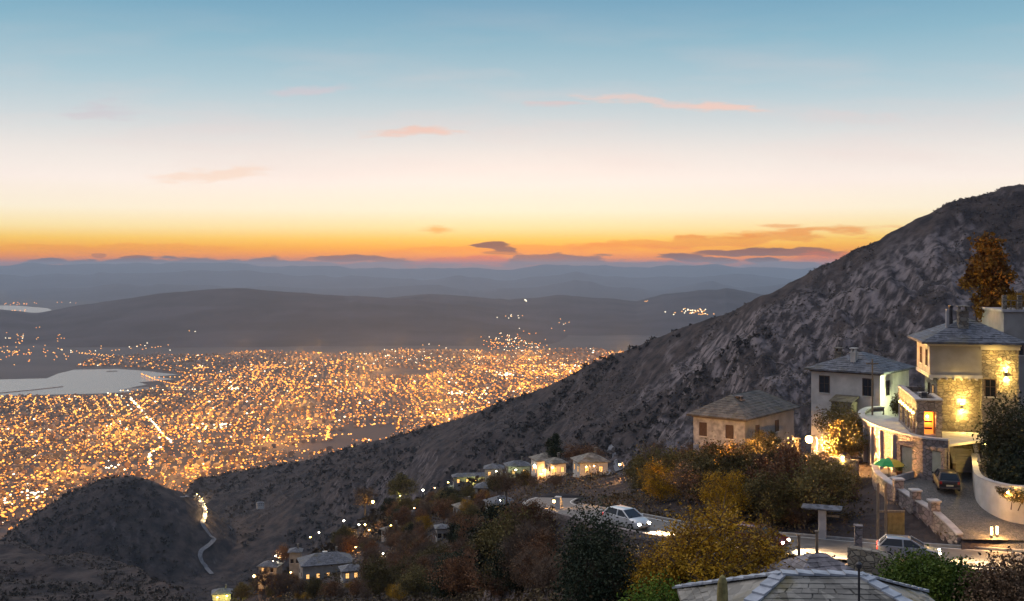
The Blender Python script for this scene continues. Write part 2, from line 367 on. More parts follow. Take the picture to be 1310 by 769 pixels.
# land behind and beside the viewpoint
M_soil = M_noise('dry_earth', (.05,.04,.03), (.11,.085,.06), .4, .95, .6, .1)
bx = np.linspace(-400,400,41); by = np.concatenate([np.linspace(-400,-20,20), [-8,-3,0,1.15]])
BX, BY = np.meshgrid(bx, by, indexing='ij'); BZ = 618.2+np.maximum(-BY-4,0)*.22+fbm(BX/30,BY/30,4,4)*np.minimum(3,np.hypot(BX,BY)/10)-sst(2,60,np.abs(BX))*8*(BX<0)
me = npmesh('upper_slope_ground', np.stack([BX,BY,BZ],-1).reshape(-1,3), grid_faces(*BX.shape), M_soil, smooth=True)
tag(link('upper_slope_ground', me), kind='structure')

# ------------------------------------------------------------------ plain, sea, far ranges
mm, nt, b = newmat('plain_ground')
o, h, mp = noise_mix(nt, .0022, (.018,.017,.023), (.048,.04,.042), detail=10)
nt.links.new(o, b.inputs['Base Color']); b.inputs['Roughness'].default_value = .95
me = npmesh('plain_ground', [(-60000,-2000,0),(60000,-2000,0),(60000,60000,0),(-60000,60000,0)], [(0,1,2,3)], mm)
tag(link('plain_ground', me), kind='structure')
mw, nt, b = newmat('sea_water')
b.inputs['Base Color'].default_value = (.03,.04,.05,1); b.inputs['Roughness'].default_value = .22; b.inputs['IOR'].default_value = 1.33; b.inputs['Specular IOR Level'].default_value = .5
o, h, mp = noise_mix(nt, .01, (0,0,0), (1,1,1), sc=(1,.3,1)); bump(nt, b, h, .05, 3)
def flat_poly(name, uv, z, m, kind='structure', dz=0):
    pts = [PZ(u, v, z) for u, v in uv]
    mb = MB(); mb.add([(p.x,p.y,z) for p in pts], [tuple(range(len(pts)))]); o = mb.build(name, m); tag(o, kind=kind)
    if o.data.polygons[0].normal.z < 0: o.data.flip_normals()
    return o
WATER = [(-900,509),(0,507),(60,505),(130,503.5),(175,501),(160,498),(172,495),(188,492),(178,489),(205,487),(222,485),(200,482),(228,479),(205,477),(196,475.5),(180,474),(150,472),(95,473),(74,478),(60,484),(0,485.5),(-300,480),(-900,478)]
flat_poly('bay_water', WATER, 1.0, mw)
flat_poly('far_bay_water', [(-900,404),(-100,403),(40,402),(70,398),(60,394),(20,391),(-60,390),(-900,390)], 1.0, mw)
wpoly = [PZ(u,v,0) for u,v in WATER]

RANGES = []
class Range:
    def __init__(s, name, Yb, Yc, Yk, pts, seed, spur, nu=500, ny=70, lo=-900, hi=2100, wob=1.0, exp=1.0, mat_=None):
        s.Yb, s.Yc, s.Yk, s.seed, s.spur, s.exp = Yb, Yc, Yk, seed, spur, exp
        s.pu = [p[0] for p in pts]; s.pv = [p[1] for p in pts]; s.wob = wob
        u = np.concatenate([np.linspace(lo,-50,50,endpoint=False), np.linspace(-50,1360,nu,endpoint=False), np.linspace(1360,hi,50)])
        y = np.concatenate([np.linspace(Yb,Yc,ny), np.linspace(Yc,Yk,ny//2)[1:]])
        X = np.outer((u-U0)/F, y); Y = np.broadcast_to(y, X.shape); Z = s.h(X, Y)
        me = npmesh(name, np.stack([X,Y,Z],-1).reshape(-1,3), grid_faces(*X.shape), mat_, smooth=True)
        tag(link(name, me), kind='structure'); RANGES.append(s)
    def h(s, x, y):
        u = x/np.maximum(y,1)*F+U0
        v = np.interp(u, s.pu, s.pv)+ s.wob*fbm(u/(23.0 if s.Yc < 20000 else 38.0), 0*u+3, s.seed+9, 5)*(1.6 if s.Yc < 20000 else 5.0)
        zc = np.maximum(ZC-(v-V0)/F*s.Yc, 0)
        t = np.clip((y-s.Yb)/(s.Yc-s.Yb), 0, 1); t2 = np.clip((s.Yk-y)/(s.Yk-s.Yc), 0, 1)
        sh = np.where(y < s.Yc, (np.sin((t-.5)*np.pi)*.5+.5)**s.exp, t2*t2*(3-2*t2))
        n = ridged(x/s.spur, y/s.spur*.8, s.seed, 4)*.5*t*(1-t)*2.4
        return zc*np.clip(sh+n*.62-.2*t*(1-t), 0, 1.0) - 6
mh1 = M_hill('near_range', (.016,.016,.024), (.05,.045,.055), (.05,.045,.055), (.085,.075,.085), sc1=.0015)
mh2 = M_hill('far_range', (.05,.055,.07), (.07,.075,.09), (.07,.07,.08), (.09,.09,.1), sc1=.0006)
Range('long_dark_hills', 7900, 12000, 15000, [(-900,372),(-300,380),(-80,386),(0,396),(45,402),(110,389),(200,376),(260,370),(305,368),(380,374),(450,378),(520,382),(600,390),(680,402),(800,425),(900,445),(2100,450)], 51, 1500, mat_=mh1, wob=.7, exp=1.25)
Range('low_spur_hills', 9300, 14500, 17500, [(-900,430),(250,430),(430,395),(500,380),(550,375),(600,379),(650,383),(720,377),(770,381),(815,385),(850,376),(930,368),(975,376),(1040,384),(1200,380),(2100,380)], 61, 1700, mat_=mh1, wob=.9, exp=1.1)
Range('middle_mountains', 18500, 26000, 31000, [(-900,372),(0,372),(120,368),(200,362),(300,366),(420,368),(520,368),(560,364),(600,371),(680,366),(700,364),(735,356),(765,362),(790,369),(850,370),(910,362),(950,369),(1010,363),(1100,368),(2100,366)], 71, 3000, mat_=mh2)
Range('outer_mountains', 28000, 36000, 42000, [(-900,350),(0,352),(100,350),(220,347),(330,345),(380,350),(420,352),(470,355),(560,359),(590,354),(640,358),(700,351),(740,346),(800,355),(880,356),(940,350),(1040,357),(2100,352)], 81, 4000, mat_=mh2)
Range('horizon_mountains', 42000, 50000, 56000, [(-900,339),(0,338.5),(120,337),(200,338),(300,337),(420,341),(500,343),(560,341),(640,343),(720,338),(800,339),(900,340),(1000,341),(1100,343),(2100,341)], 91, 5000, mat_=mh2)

def Hall(x, y):
    z = np.where(y < 3150, H(x, y), -8); z = np.maximum(z, 0)
    for r in RANGES: z = np.where((y > r.Yb) & (y < r.Yk), np.maximum(z, r.h(x, y)), z)
    return z
MY = np.geomspace(12, 56000, 4200)
MN = MY[MY < 3100]
def hit(u, v, ymin=12):                                     # where the line of sight meets the land
    if ymin < 3000 and v > 470:
        y = MN[MN > ymin]; zr = ZC-(v-V0)/F*y; k = np.nonzero(H((u-U0)/F*y, y) >= zr)[0]
        if len(k): i = k[0]; return Vector(((u-U0)/F*y[i], y[i], float(H((u-U0)/F*y[i], y[i]))))
    y = MY[MY > ymin]; x = (u-U0)/F*y; zr = ZC-(v-V0)/F*y; k = np.nonzero(Hall(x, y) >= zr)[0]
    if not len(k): return None
    i = k[0]; return Vector((x[i], y[i], float(Hall(x[i:i+1], y[i:i+1])[0])))

# ------------------------------------------------------------------ sky
wd = bpy.data.worlds.new('World'); scene.world = wd; wd.use_nodes = True; nt = wd.node_tree; nt.nodes.clear()
N = nt.nodes.new; Lk = nt.links.new
def math_(op, a, b=None, clamp=False):
    n = N('ShaderNodeMath'); n.operation = op; n.use_clamp = clamp
    for i, q in enumerate((a, b)):
        if q is None: continue
        if isinstance(q, (int, float)): n.inputs[i].default_value = q
        else: Lk(q, n.inputs[i])
    return n.outputs[0]
tc = N('ShaderNodeTexCoord'); sp = N('ShaderNodeSeparateXYZ'); Lk(tc.outputs['Generated'], sp.inputs[0])
yy = math_('MAXIMUM', sp.outputs[1], .03)
gx = math_('DIVIDE', sp.outputs[0], yy); gz = math_('DIVIDE', sp.outputs[2], yy)
def srgb(c): return tuple(((x/255)/12.92 if x/255 < .04045 else ((x/255+.055)/1.055)**2.4) for x in c)
ramp = N('ShaderNodeValToRGB')
tilt = math_('MULTIPLY_ADD', gx, 1.0)          # (placeholder replaced below)
nt.nodes.remove(tilt.node)
el = math_('ADD', sp.outputs[2], .02); el = math_('DIVIDE', el, .62)
stops = [(-.02,(150,105,85)),(.0015,(222,105,45)),(.0075,(255,142,34)),(.016,(255,176,48)),(.024,(255,206,96)),(.034,(254,230,168)),(.050,(254,242,216)),(.075,(252,240,232)),(.100,(236,230,226)),
         (.128,(206,215,219)),(.160,(172,200,212)),(.20,(137,181,201)),(.235,(112,163,191)),(.35,(115,162,192)),(.6,(128,154,190))]
while len(ramp.color_ramp.elements) < len(stops): ramp.color_ramp.elements.new(.5)
for i, (z, c) in enumerate(stops): e = ramp.color_ramp.elements[i]; e.position = (z+.02)/.62; e.color = (*srgb(c), 1)
Lk(el, ramp.inputs[0])
# duller sky opposite the afterglow
r2 = N('ShaderNodeValToRGB'); st2 = [(-.02,(105,108,130)),(.05,(160,150,170)),(.14,(195,175,188)),(.3,(165,170,190)),(.6,(125,150,185))]
while len(r2.color_ramp.elements) < len(st2): r2.color_ramp.elements.new(.5)
for i, (z, c) in enumerate(st2): e = r2.color_ramp.elements[i]; e.position = (z+.02)/.62; e.color = (*srgb(c), 1)
Lk(el, r2.inputs[0])
mr = N('ShaderNodeMapRange'); mr.interpolation_type = 'SMOOTHSTEP'; mr.inputs[1].default_value = -.3; mr.inputs[2].default_value = .85; Lk(sp.outputs[1], mr.inputs[0])
mix = N('ShaderNodeMix'); mix.data_type = 'RGBA'; Lk(mr.outputs[0], mix.inputs[0]); Lk(r2.outputs[0], mix.inputs[6]); Lk(ramp.outputs[0], mix.inputs[7])
cur = mix.outputs[2]
# clouds, far outside the haze
cv = N('ShaderNodeCombineXYZ'); Lk(gx, cv.inputs[0]); Lk(gz, cv.inputs[1])
n1 = N('ShaderNodeTexNoise'); n1.inputs['Scale'].default_value = 30; n1.inputs['Detail'].default_value = 7
mpn = N('ShaderNodeMapping'); mpn.inputs['Scale'].default_value = (1,3.5,1); Lk(cv.outputs[0], mpn.inputs[0]); Lk(mpn.outputs[0], n1.inputs[0])
n2 = N('ShaderNodeTexNoise'); n2.inputs['Scale'].default_value = 5; n2.inputs['Detail'].default_value = 8
mpn2 = N('ShaderNodeMapping'); mpn2.inputs['Scale'].default_value = (1,6,1); mpn2.inputs['Rotation'].default_value = (0,0,R(4)); Lk(cv.outputs[0], mpn2.inputs[0]); Lk(mpn2.outputs[0], n2.inputs[0])
# faint streaky veil across the clear sky
vf = N('ShaderNodeMapRange'); vf.inputs[1].default_value = .46; vf.inputs[2].default_value = .85; vf.inputs[4].default_value = .42; Lk(n2.outputs[0], vf.inputs[0])
vm = N('ShaderNodeMapRange'); vm.inputs[1].default_value = .05; vm.inputs[2].default_value = .11; Lk(gz, vm.inputs[0])
vmm = math_('MULTIPLY', vf.outputs[0], vm.outputs[0]); vm2 = N('ShaderNodeMapRange'); vm2.inputs[1].default_value = .25; vm2.inputs[2].default_value = .15; Lk(gz, vm2.inputs[0])
vmm = math_('MULTIPLY', vmm, vm2.outputs[0])
mv = N('ShaderNodeMix'); mv.data_type = 'RGBA'; Lk(vmm, mv.inputs[0]); Lk(cur, mv.inputs[6]); mv.inputs[7].default_value = (*srgb((236,208,205)), 1); cur = mv.outputs[2]
CL = [  # column, row, half width, half height, tilt, colour, strength
 (845,130,170,10,-5,(238,200,190),.85),(930,138,85,6,-5,(242,202,188),.85),(710,133,50,8,0,(226,190,190),.7),(525,169,95,8,2,(244,188,168),.9),(400,115,85,10,4,(216,196,204),.7),(1080,150,110,12,-4,(222,208,208),.5),(620,95,120,10,3,(190,200,208),.4),(130,145,70,18,0,(205,184,196),.45),(270,225,110,14,3,(244,196,160),.35),
 (560,293,36,6,0,(248,170,90),.75),(1020,297,200,7,3,(232,140,60),.75),(1000,289,44,4,0,(232,150,90),.6),(900,309,210,8,2,(228,138,62),.6),(700,318,240,7,1,(240,140,60),.45),(150,318,220,7,0,(244,150,66),.4),
 (628,314,34,5,-3,(70,64,82),1.),(645,319,24,5,-3,(84,70,82),1.),(640,324,34,4,-1,(150,92,70),.7),(480,331,56,6,-2,(92,76,90),1.),(505,335,50,6,-2,(118,84,86),.9),(430,330,46,5,0,(104,80,90),.95),
 (883,330,54,7,-3,(78,72,90),1.),(975,333,28,8,0,(76,72,90),1.),(960,322,100,6,2,(112,80,82),1.),(1035,322,60,7,0,(135,90,82),.95),(915,333,40,6,-3,(92,80,92),.9),(1025,338,32,5,0,(84,78,92),.9),
 (1060,328,60,9,0,(205,95,62),.6),(600,334,90,8,0,(222,92,62),.75),(845,338,60,5,0,(224,96,62),.7),
 (725,333,74,10,0,(88,82,98),1.),(668,336,34,9,0,(84,80,98),1.),(780,340,100,10,0,(96,92,106),1.),(690,331,40,6,0,(118,84,88),.85),(1005,344,90,9,0,(108,102,114),1.),
 (300,337,130,8,0,(92,92,110),1.),(55,335,36,6,0,(96,90,108),1.),(125,337,60,8,0,(94,92,110),1.),(172,330,24,4,0,(118,84,88),.9),(127,326,12,4,0,(190,112,76),.8),(200,336,80,8,0,(96,94,112),1.),(420,341,120,9,0,(104,98,112),1.),(560,345,140,9,0,(112,102,112),.9),(870,346,150,9,0,(108,102,114),1.)]
n3 = N('ShaderNodeTexNoise'); n3.inputs['Scale'].default_value = 22; n3.inputs['Detail'].default_value = 9; n3.inputs['Roughness'].default_value = .62
mpn3 = N('ShaderNodeMapping'); mpn3.inputs['Scale'].default_value = (1,7,1); Lk(cv.outputs[0], mpn3.inputs[0]); Lk(mpn3.outputs[0], n3.inputs[0])
for cu, cvv, wu, wv, tl, c, op in CL:
    a = N('ShaderNodeVectorMath'); a.operation = 'MULTIPLY_ADD'; a.inputs[1].default_value = (.035*wu/60,.0016*wv,0); a.inputs[2].default_value = (-.0175*wu/60,-.0008*wv,0); Lk(n1.outputs['Color'], a.inputs[0])
    b_ = N('ShaderNodeVectorMath'); b_.operation = 'ADD'; Lk(cv.outputs[0], b_.inputs[0]); Lk(a.outputs[0], b_.inputs[1])
    mp = N('ShaderNodeMapping'); mp.vector_type = 'TEXTURE'; mp.inputs['Location'].default_value = ((cu-U0)/F, (V0-cvv)/F, 0)
    mp.inputs['Rotation'].default_value = (0,0,R(tl)); mp.inputs['Scale'].default_value = (wu/F, wv/F, 1); Lk(b_.outputs[0], mp.inputs[0])
    ln = N('ShaderNodeVectorMath'); ln.operation = 'LENGTH'; Lk(mp.outputs[0], ln.inputs[0])
    w1 = math_('SUBTRACT', 1.0, ln.outputs['Value']); w2 = math_('MULTIPLY_ADD', n3.outputs[0], 1.7 if cvv < 300 else 1.35); w2.node.inputs[2].default_value = -.85 if cvv < 300 else -.62
    w3 = math_('ADD', w1, w2); w1c = math_('GREATER_THAN', ln.outputs['Value'], 1.25); w3 = math_('SUBTRACT', w3, w1c)
    q = N('ShaderNodeMapRange'); q.interpolation_type = 'SMOOTHSTEP'; q.inputs[1].default_value = .12; q.inputs[2].default_value = .85 if cvv < 300 else .45; q.inputs[4].default_value = op*(.68 if cvv < 200 else 1); Lk(w3, q.inputs[0])
    mx = N('ShaderNodeMix'); mx.data_type = 'RGBA'; Lk(q.outputs[0], mx.inputs[0]); Lk(cur, mx.inputs[6]); mx.inputs[7].default_value = (*srgb(c), 1); cur = mx.outputs[2]
sky = N('ShaderNodeTexSky'); sky.sky_type = 'NISHITA'; sky.sun_disc = False; sky.sun_elevation = R(1.0); sky.sun_rotation = R(0); sky.altitude = 600
sk = N('ShaderNodeMix'); sk.data_type = 'RGBA'; sk.blend_type = 'ADD'; sk.inputs[0].default_value = .01; Lk(cur, sk.inputs[6]); Lk(sky.outputs[0], sk.inputs[7])
bg = N('ShaderNodeBackground'); bg.inputs[1].default_value = 1.0; Lk(sk.outputs[2], bg.inputs[0]); ow = N('ShaderNodeOutputWorld'); Lk(bg.outputs[0], ow.inputs[0])
sl = bpy.data.lights.new('sun', 'SUN'); sl.energy = 1.5; sl.angle = R(80); sl.color = (1,.84,.72)
so = bpy.data.objects.new('sun', sl); COL.objects.link(so); so.rotation_euler = (R(-30), R(-32), 0)

# ------------------------------------------------------------------ haze
hm = bpy.data.materials.new('evening_haze'); hm.use_nodes = True; nt2 = hm.node_tree; nt2.nodes.clear()
pv = nt2.nodes.new('ShaderNodeVolumePrincipled'); pv.inputs['Color'].default_value = (.72,.87,1,1); pv.inputs['Density'].default_value = 2.7e-5; pv.inputs['Anisotropy'].default_value = 0.0
om = nt2.nodes.new('ShaderNodeOutputMaterial'); nt2.links.new(pv.outputs[0], om.inputs['Volume'])
mb = MB(); mb.box(-62000,62000,-2500,61000,-12,800); haze = mb.build('haze', hm); tag(haze, kind='stuff')

vs_ = scene.view_settings; vs_.view_transform = 'Standard'; vs_.look = 'None'; vs_.exposure = 0; vs_.gamma = 1; vs_.use_curve_mapping = False
scene.render.engine = 'CYCLES'; cy = scene.cycles
cy.use_denoising = True; cy.max_bounces = 5; cy.diffuse_bounces = 2; cy.glossy_bounces = 2; cy.transmission_bounces = 3; cy.transparent_max_bounces = 6; cy.volume_bounces = 0
cy.sample_clamp_indirect = 3; cy.use_light_tree = True; cy.caustics_reflective = False; cy.caustics_refractive = False
cy.pixel_filter_type = 'BLACKMAN_HARRIS'
scene.render.use_persistent_data = False
# ------------------------------------------------------------------ the town on the plain
rg = np.random.default_rng(5)
C_or = (1.0,.315,.04); C_am = (1.0,.43,.09); C_wh = (1.0,.83,.55)
E_or = M_emit('sodium_lamp_glow', C_or, 2.7); E_am = M_emit('amber_lamp_glow', C_am, 3.0); E_wh = M_emit('white_lamp_glow', C_wh, 4.0); E_dm = M_emit('dim_amber_glow', (1,.31,.045), 1.1)
LM = [E_or, E_am, E_wh, E_dm]
def poly_in(x, y, poly): return inside(x, y, poly)
WP = [(p.x, p.y) for p in wpoly]
TOWN = [PZ(u,v,0) for u,v in ((-260,700),(-260,507),(150,507),(215,492),(235,486),(226,477),(205,474),(150,469),(95,470),(120,458),(200,453),(260,455),(330,449),(420,453),(520,447),(640,450),(760,446),(860,460),(860,700))]
TP = [(p.x, p.y) for p in TOWN]
DARK = [[PZ(u,v,0) for u,v in q] for q in (((418,552),(500,545),(512,552),(490,562),(430,566)),((372,570),(440,562),(460,570),(400,580)),((500,470),(560,476),(540,482),(470,480)))]
lamps = []      # x, y, z, radius, material
def mask_sea(x, y): return ~inside(x, y, WP)
c8, s8 = math.cos(R(9)), math.sin(R(9))
# gridded streets
for fam in (0, 1):
    step = 40.0; along = 17.0 if fam == 0 else 16.0
    a = np.arange(-4200, 6200, step); bb = np.arange(1800, 9200, along)
    if fam == 0: gx_, gy_ = np.meshgrid(a, bb, indexing='ij')
    else: gy_, gx_ = np.meshgrid(np.arange(1800, 9200, step*1.25), np.arange(-4200, 6200, along), indexing='ij')
    sid = np.broadcast_to(np.arange(gx_.shape[0])[:,None], gx_.shape)
    keepline = (_h(sid, sid*0+fam, 77) > .45) | (_h(sid, np.floor(gy_/350)*7+np.floor(gx_/400), 78) > .55)
    x = gx_*c8-gy_*s8+1200; y = gx_*s8+gy_*c8
    wx = fbm(x/900,y/900,31,3)*150; wy = fbm(x/900,y/900,37,3)*170
    x = x+wx+rg.normal(0,3.5,x.shape); y = y+wy+rg.normal(0,4,x.shape)
    dens = .56+.55*fbm(x/520,y/520,14+fam,3)
    dens = dens*(1-sst(5500,7600,y+fbm(x/350,y/350,5,3)*1500)*.93)
    k = keepline & (rg.random(x.shape) < dens*.86) & inside(x, y, TP) & mask_sea(x, y)
    for d in DARK: k &= ~inside(x, y, [(p.x,p.y) for p in d])
    x = x[k]; y = y[k]; r = rg.random(len(x))
    mt = np.where(r < .40, 0, np.where(r < .54, 1, np.where(r < .575, 2, 3))); rad = (2.0+.00036*y)*rg.uniform(.45,1.3,len(x))
    for i in range(len(x)): lamps.append((x[i], y[i], rg.uniform(6,11), rad[i], mt[i]))
ne = 7000; eu = rg.uniform(-120,860,ne); ev = 450+rg.power(1.0,ne)*205; ey = ZC*F/(ev-V0); ex = (eu-U0)/F*ey
ek = inside(ex, ey, TP) & mask_sea(ex, ey) & (rg.random(ne) < (.9+.5*fbm(ex/400,ey/400,66,3))*(1-.93*sst(5500,7600,ey+fbm(ex/350,ey/350,5,3)*1500)))
for d in DARK: ek &= ~inside(ex, ey, [(p.x,p.y) for p in d])
for i in np.nonzero(ek)[0]: lamps.append((ex[i], ey[i], rg.uniform(4,9), (1.2+.00027*ey[i])*rg.uniform(.5,1.3), rg.choice([0,3,3,1])))
def street(uv, spacing, m, rad=1.0, jit=3):
    pts = [PZ(u, v, 0) for u, v in uv]
    for p, q in zip(pts, pts[1:]):
        n = max(1, int((q-p).length/spacing))
        for i in range(n):
            w = p.lerp(q, (i+rnd.random()*.5)/n); lamps.append((w.x+rnd.gauss(0,jit), w.y+rnd.gauss(0,jit), 9, rad*(1.5+.0004*w.y), m if not isinstance(m, tuple) else rnd.choice(m)))
street([(166,511),(178,523),(190,538),(206,555),(220,570)], 22, (2,2,1), 1.2)
street([(205,575),(193,582),(190,598)], 17, (2,1), 1.3)
street([(166,511),(135,505)], 30, (1,2), 1.0); street([(170,530),(150,540),(132,556),(130,564)], 22, 1, .8)
for u in (27, 48, 62, 78, 92, 104, 120, 136, 152): street([(u-3,509),(u+(-8 if u < 50 else 6 if u < 100 else 13),534+rnd.uniform(-3,4))], 26, 1, .75)
street([(150,502),(200,501),(260,500),(320,498)], 22, (1,2), .9); street([(100,453),(150,459),(200,463),(300,460)], 45, (1,0), .8)
street([(105,453),(160,458)], 40, 1, .8); street([(180,480),(200,488),(225,494)], 25, 0, .9); street([(190,485),(240,484),(268,480),(290,485)], 25, (0,1), .9)
street([(355,489),(400,492),(430,490),(500,492),(560,494)], 25, (1,0), .9); street([(620,477),(700,476),(740,474),(790,465)], 30, (1,1,2), .8)
street([(440,536),(480,533),(512,536),(560,534),(600,528),(640,518)], 18, (0,1), .95); street([(372,562),(420,560),(455,558)], 16, (0,1), .95); street([(420,548),(418,566)], 14, (1,0), 1.)
street([(512,536),(508,552)], 14, 0, .9); street([(613,512),(624,497)], 22, (1,2), 1.0); street([(600,512),(612,499)], 26, 1, .8); street([(646,508),(654,495)], 26, 1, .8); street([(664,500),(668,491)], 24, 1, .8)
street([(520,520),(560,515),(640,512)], 30, 0, .8); street([(286,505),(340,512),(400,520)], 30, (0,1), .7); street([(200,545),(260,552),(300,556)], 30, 0, .8)
street([(230,536),(280,541),(330,545)], 28, 0, .8); street([(330,590),(370,582)], 14, 0, .9)
for u, v, n in ((280,549,16),(255,473,10),(22,644,8),(34,645,8),(586,507,9),(583,506,6),(147,602,6),(650,481,9),(645,482,9),(40,640,5),(493,457,4),(300,500,8)):
    p = PZ(u, v, 0)
    for i in range(n): lamps.append((p.x+rnd.gauss(0,22), p.y+rnd.gauss(0,40), 12, 2.2+.0003*p.y, 2 if v != 473 else 1))
street([(0,655),(20,650),(60,640)], 10, (0,1), 1.1); street([(35,665),(60,655),(72,650)], 9, 0, 1.3); street([(-5,675),(20,662)], 9, 0, 1.5)
far_uv = []
def cluster(u0, v0, su, sv, n, m=(1,1,2,0), rad=.7):
    for i in range(n): far_uv.append((rnd.gauss(u0, su), rnd.gauss(v0, sv), rnd.choice(m), rad))
cluster(655,436,18,6,70,(1,0,0,2)); cluster(640,442,12,4,30,(0,1)); cluster(686,447,10,4,18); cluster(690,458,40,5,25,(1,2)); cluster(655,406,8,1.5,9,(1,2)); cluster(718,416,5,4,7); cluster(889,400,14,2,40,(1,2,1),.9)
cluster(30,450,22,7,45,(0,1,1)); cluster(18,434,16,3,14); cluster(76,436,6,5,6); cluster(20,452,26,1.5,25,(0,1),.9); cluster(120,451,20,2,10); cluster(185,446,22,3,16); cluster(85,455,8,6,10); cluster(240,425,18,1,2); cluster(672,385,1.5,.8,3,(2,),1); cluster(829,386,2,.5,3,(1,2))
cluster(600,460,60,5,60,(1,2,2),.6); cluster(540,452,60,4,14,(2,)); cluster(700,470,45,6,60,(1,1,2),.7); cluster(560,445,25,3,5); cluster(500,462,50,3,30,(1,2),.6); cluster(420,465,60,3,40,(1,0)); cluster(18,389,18,.8,18,(0,1),.8); cluster(25,398,8,.6,6); cluster(80,388,10,.8,4); cluster(48,420,2,.5,2)
L = np.array([(a,b_,c,d,m) for a,b_,c,d,m in lamps])
u_ = L[:,0]/L[:,1]*F+U0; v_ = V0+(ZC-L[:,2])/L[:,1]*F
k = (v_ < vsky(u_)+6) & (u_ > -130) & (u_ < 900); L = L[k]
FL = []
ys = MY[MY > 5200]
for u, v, m, rd in far_uv:
    if v > vsky(u): continue
    p = hit(u, v, 5200)
    if p is not None: FL.append((p.x, p.y, p.z+8, rd*(1.6+.00045*p.y), m))
L = np.concatenate([L, np.array(FL)])
order = np.argsort(L[:,1]); L = L[order]
vis = (V0+(ZC-L[:,2])/L[:,1]*F < vsky(L[:,0]/L[:,1]*F+U0)) & (L[:,0]/L[:,1]*F+U0 > 0)
idx_one = np.nonzero(vis)[0][:280]; one = set(idx_one.tolist())
OV = np.array([(1,0,0),(0,1,0),(-1,0,0),(0,-1,0),(0,0,1),(0,0,-1)], float); OF = np.array([(0,1,4),(1,2,4),(2,3,4),(3,0,4),(1,0,5),(2,1,5),(3,2,5),(0,3,5)])
# single lamps: post, arm and glowing lantern
M_post = M_noise('lamp_post_metal', (.10,.10,.11), (.16,.16,.17), 3, .5, 0)
def lamp_mesh(m, name):
    mb = MB(); mb.tube([(0,0,-1),(0,0,7.0),(0,0,8.2),(.5,0,8.9),(1.5,0,9.0)], [.22,.16,.14,.1,.09], 5, 0)
    mb.ball((1.5,0,8.9), 1.0, 1, 5, .8); o = mb.build(name, [M_post, m]); return o
lamp_proto = [lamp_mesh(LM[i], 'street_lamp') for i in range(4)]
LT = ['orange street lamp standing among the town blocks beyond the hills', 'amber street lamp standing among the town blocks beyond the hills', 'white street lamp standing among the town blocks beyond the hills', 'dim amber street lamp standing among the town blocks beyond the hills']
for i, o in enumerate(lamp_proto): tag(o, LT[i], 'street lamp', 'street lamps at the near edge of the town')
used = [False]*4
for i in idx_one:
    x, y, z, r, m = L[i]; m = int(m)
    if not used[m]: o = lamp_proto[m]; used[m] = True
    else: o = lamp_proto[m].copy(); COL.objects.link(o)
    o.location = (x, y, 0); s = r*1.05; o.scale = (s, s, s*.62 if s < 2.4 else .62*s); o.rotation_euler = (0,0,rnd.uniform(0,6.28))
for i in range(4):
    if not used[i]: bpy.data.objects.remove(lamp_proto[i])
rest = np.array([i for i in range(len(L)) if i not in one]); LR = L[rest]
n = len(LR); V = LR[:,None,:3]+OV[None]*LR[:,3][:,None,None]*np.array([1.25,1.0,.85]); Fc = (OF[None]+6*np.arange(n)[:,None,None]).reshape(-1,3)
me = npmesh('town_lights', V.reshape(-1,3), Fc, LM, mi=np.repeat(LR[:,4].astype(int), 8)); tag(link('town_lights', me), kind='stuff')
# added fill lights hung above the roofs, lending each district an orange glow
for gy in np.arange(2750, 8300, 560):
    for gxx in np.arange(-2400, 1800, 520):
        x = gxx+rnd.uniform(-120,120); y = gy+rnd.uniform(-100,100)
        u = x/y*F+U0
        if not (-80 < u < 800) or not inside(np.array([x]), np.array([y]), TP)[0] or V0+ZC/y*F > vsky(u)+30: continue
        if min(math.hypot(x-a, y-b_) for a, b_ in WP) < 950 or inside(np.array([x]), np.array([y]), WP)[0]: continue
        ld = bpy.data.lights.new('district_fill_light', 'POINT'); ld.energy = 2.8e6; ld.color = (1,.40,.07); ld.shadow_soft_size = 3
        lo = bpy.data.objects.new('district_fill_light', ld); COL.objects.link(lo); lo.location = (x, y, 75)
print('lamps', len(L))
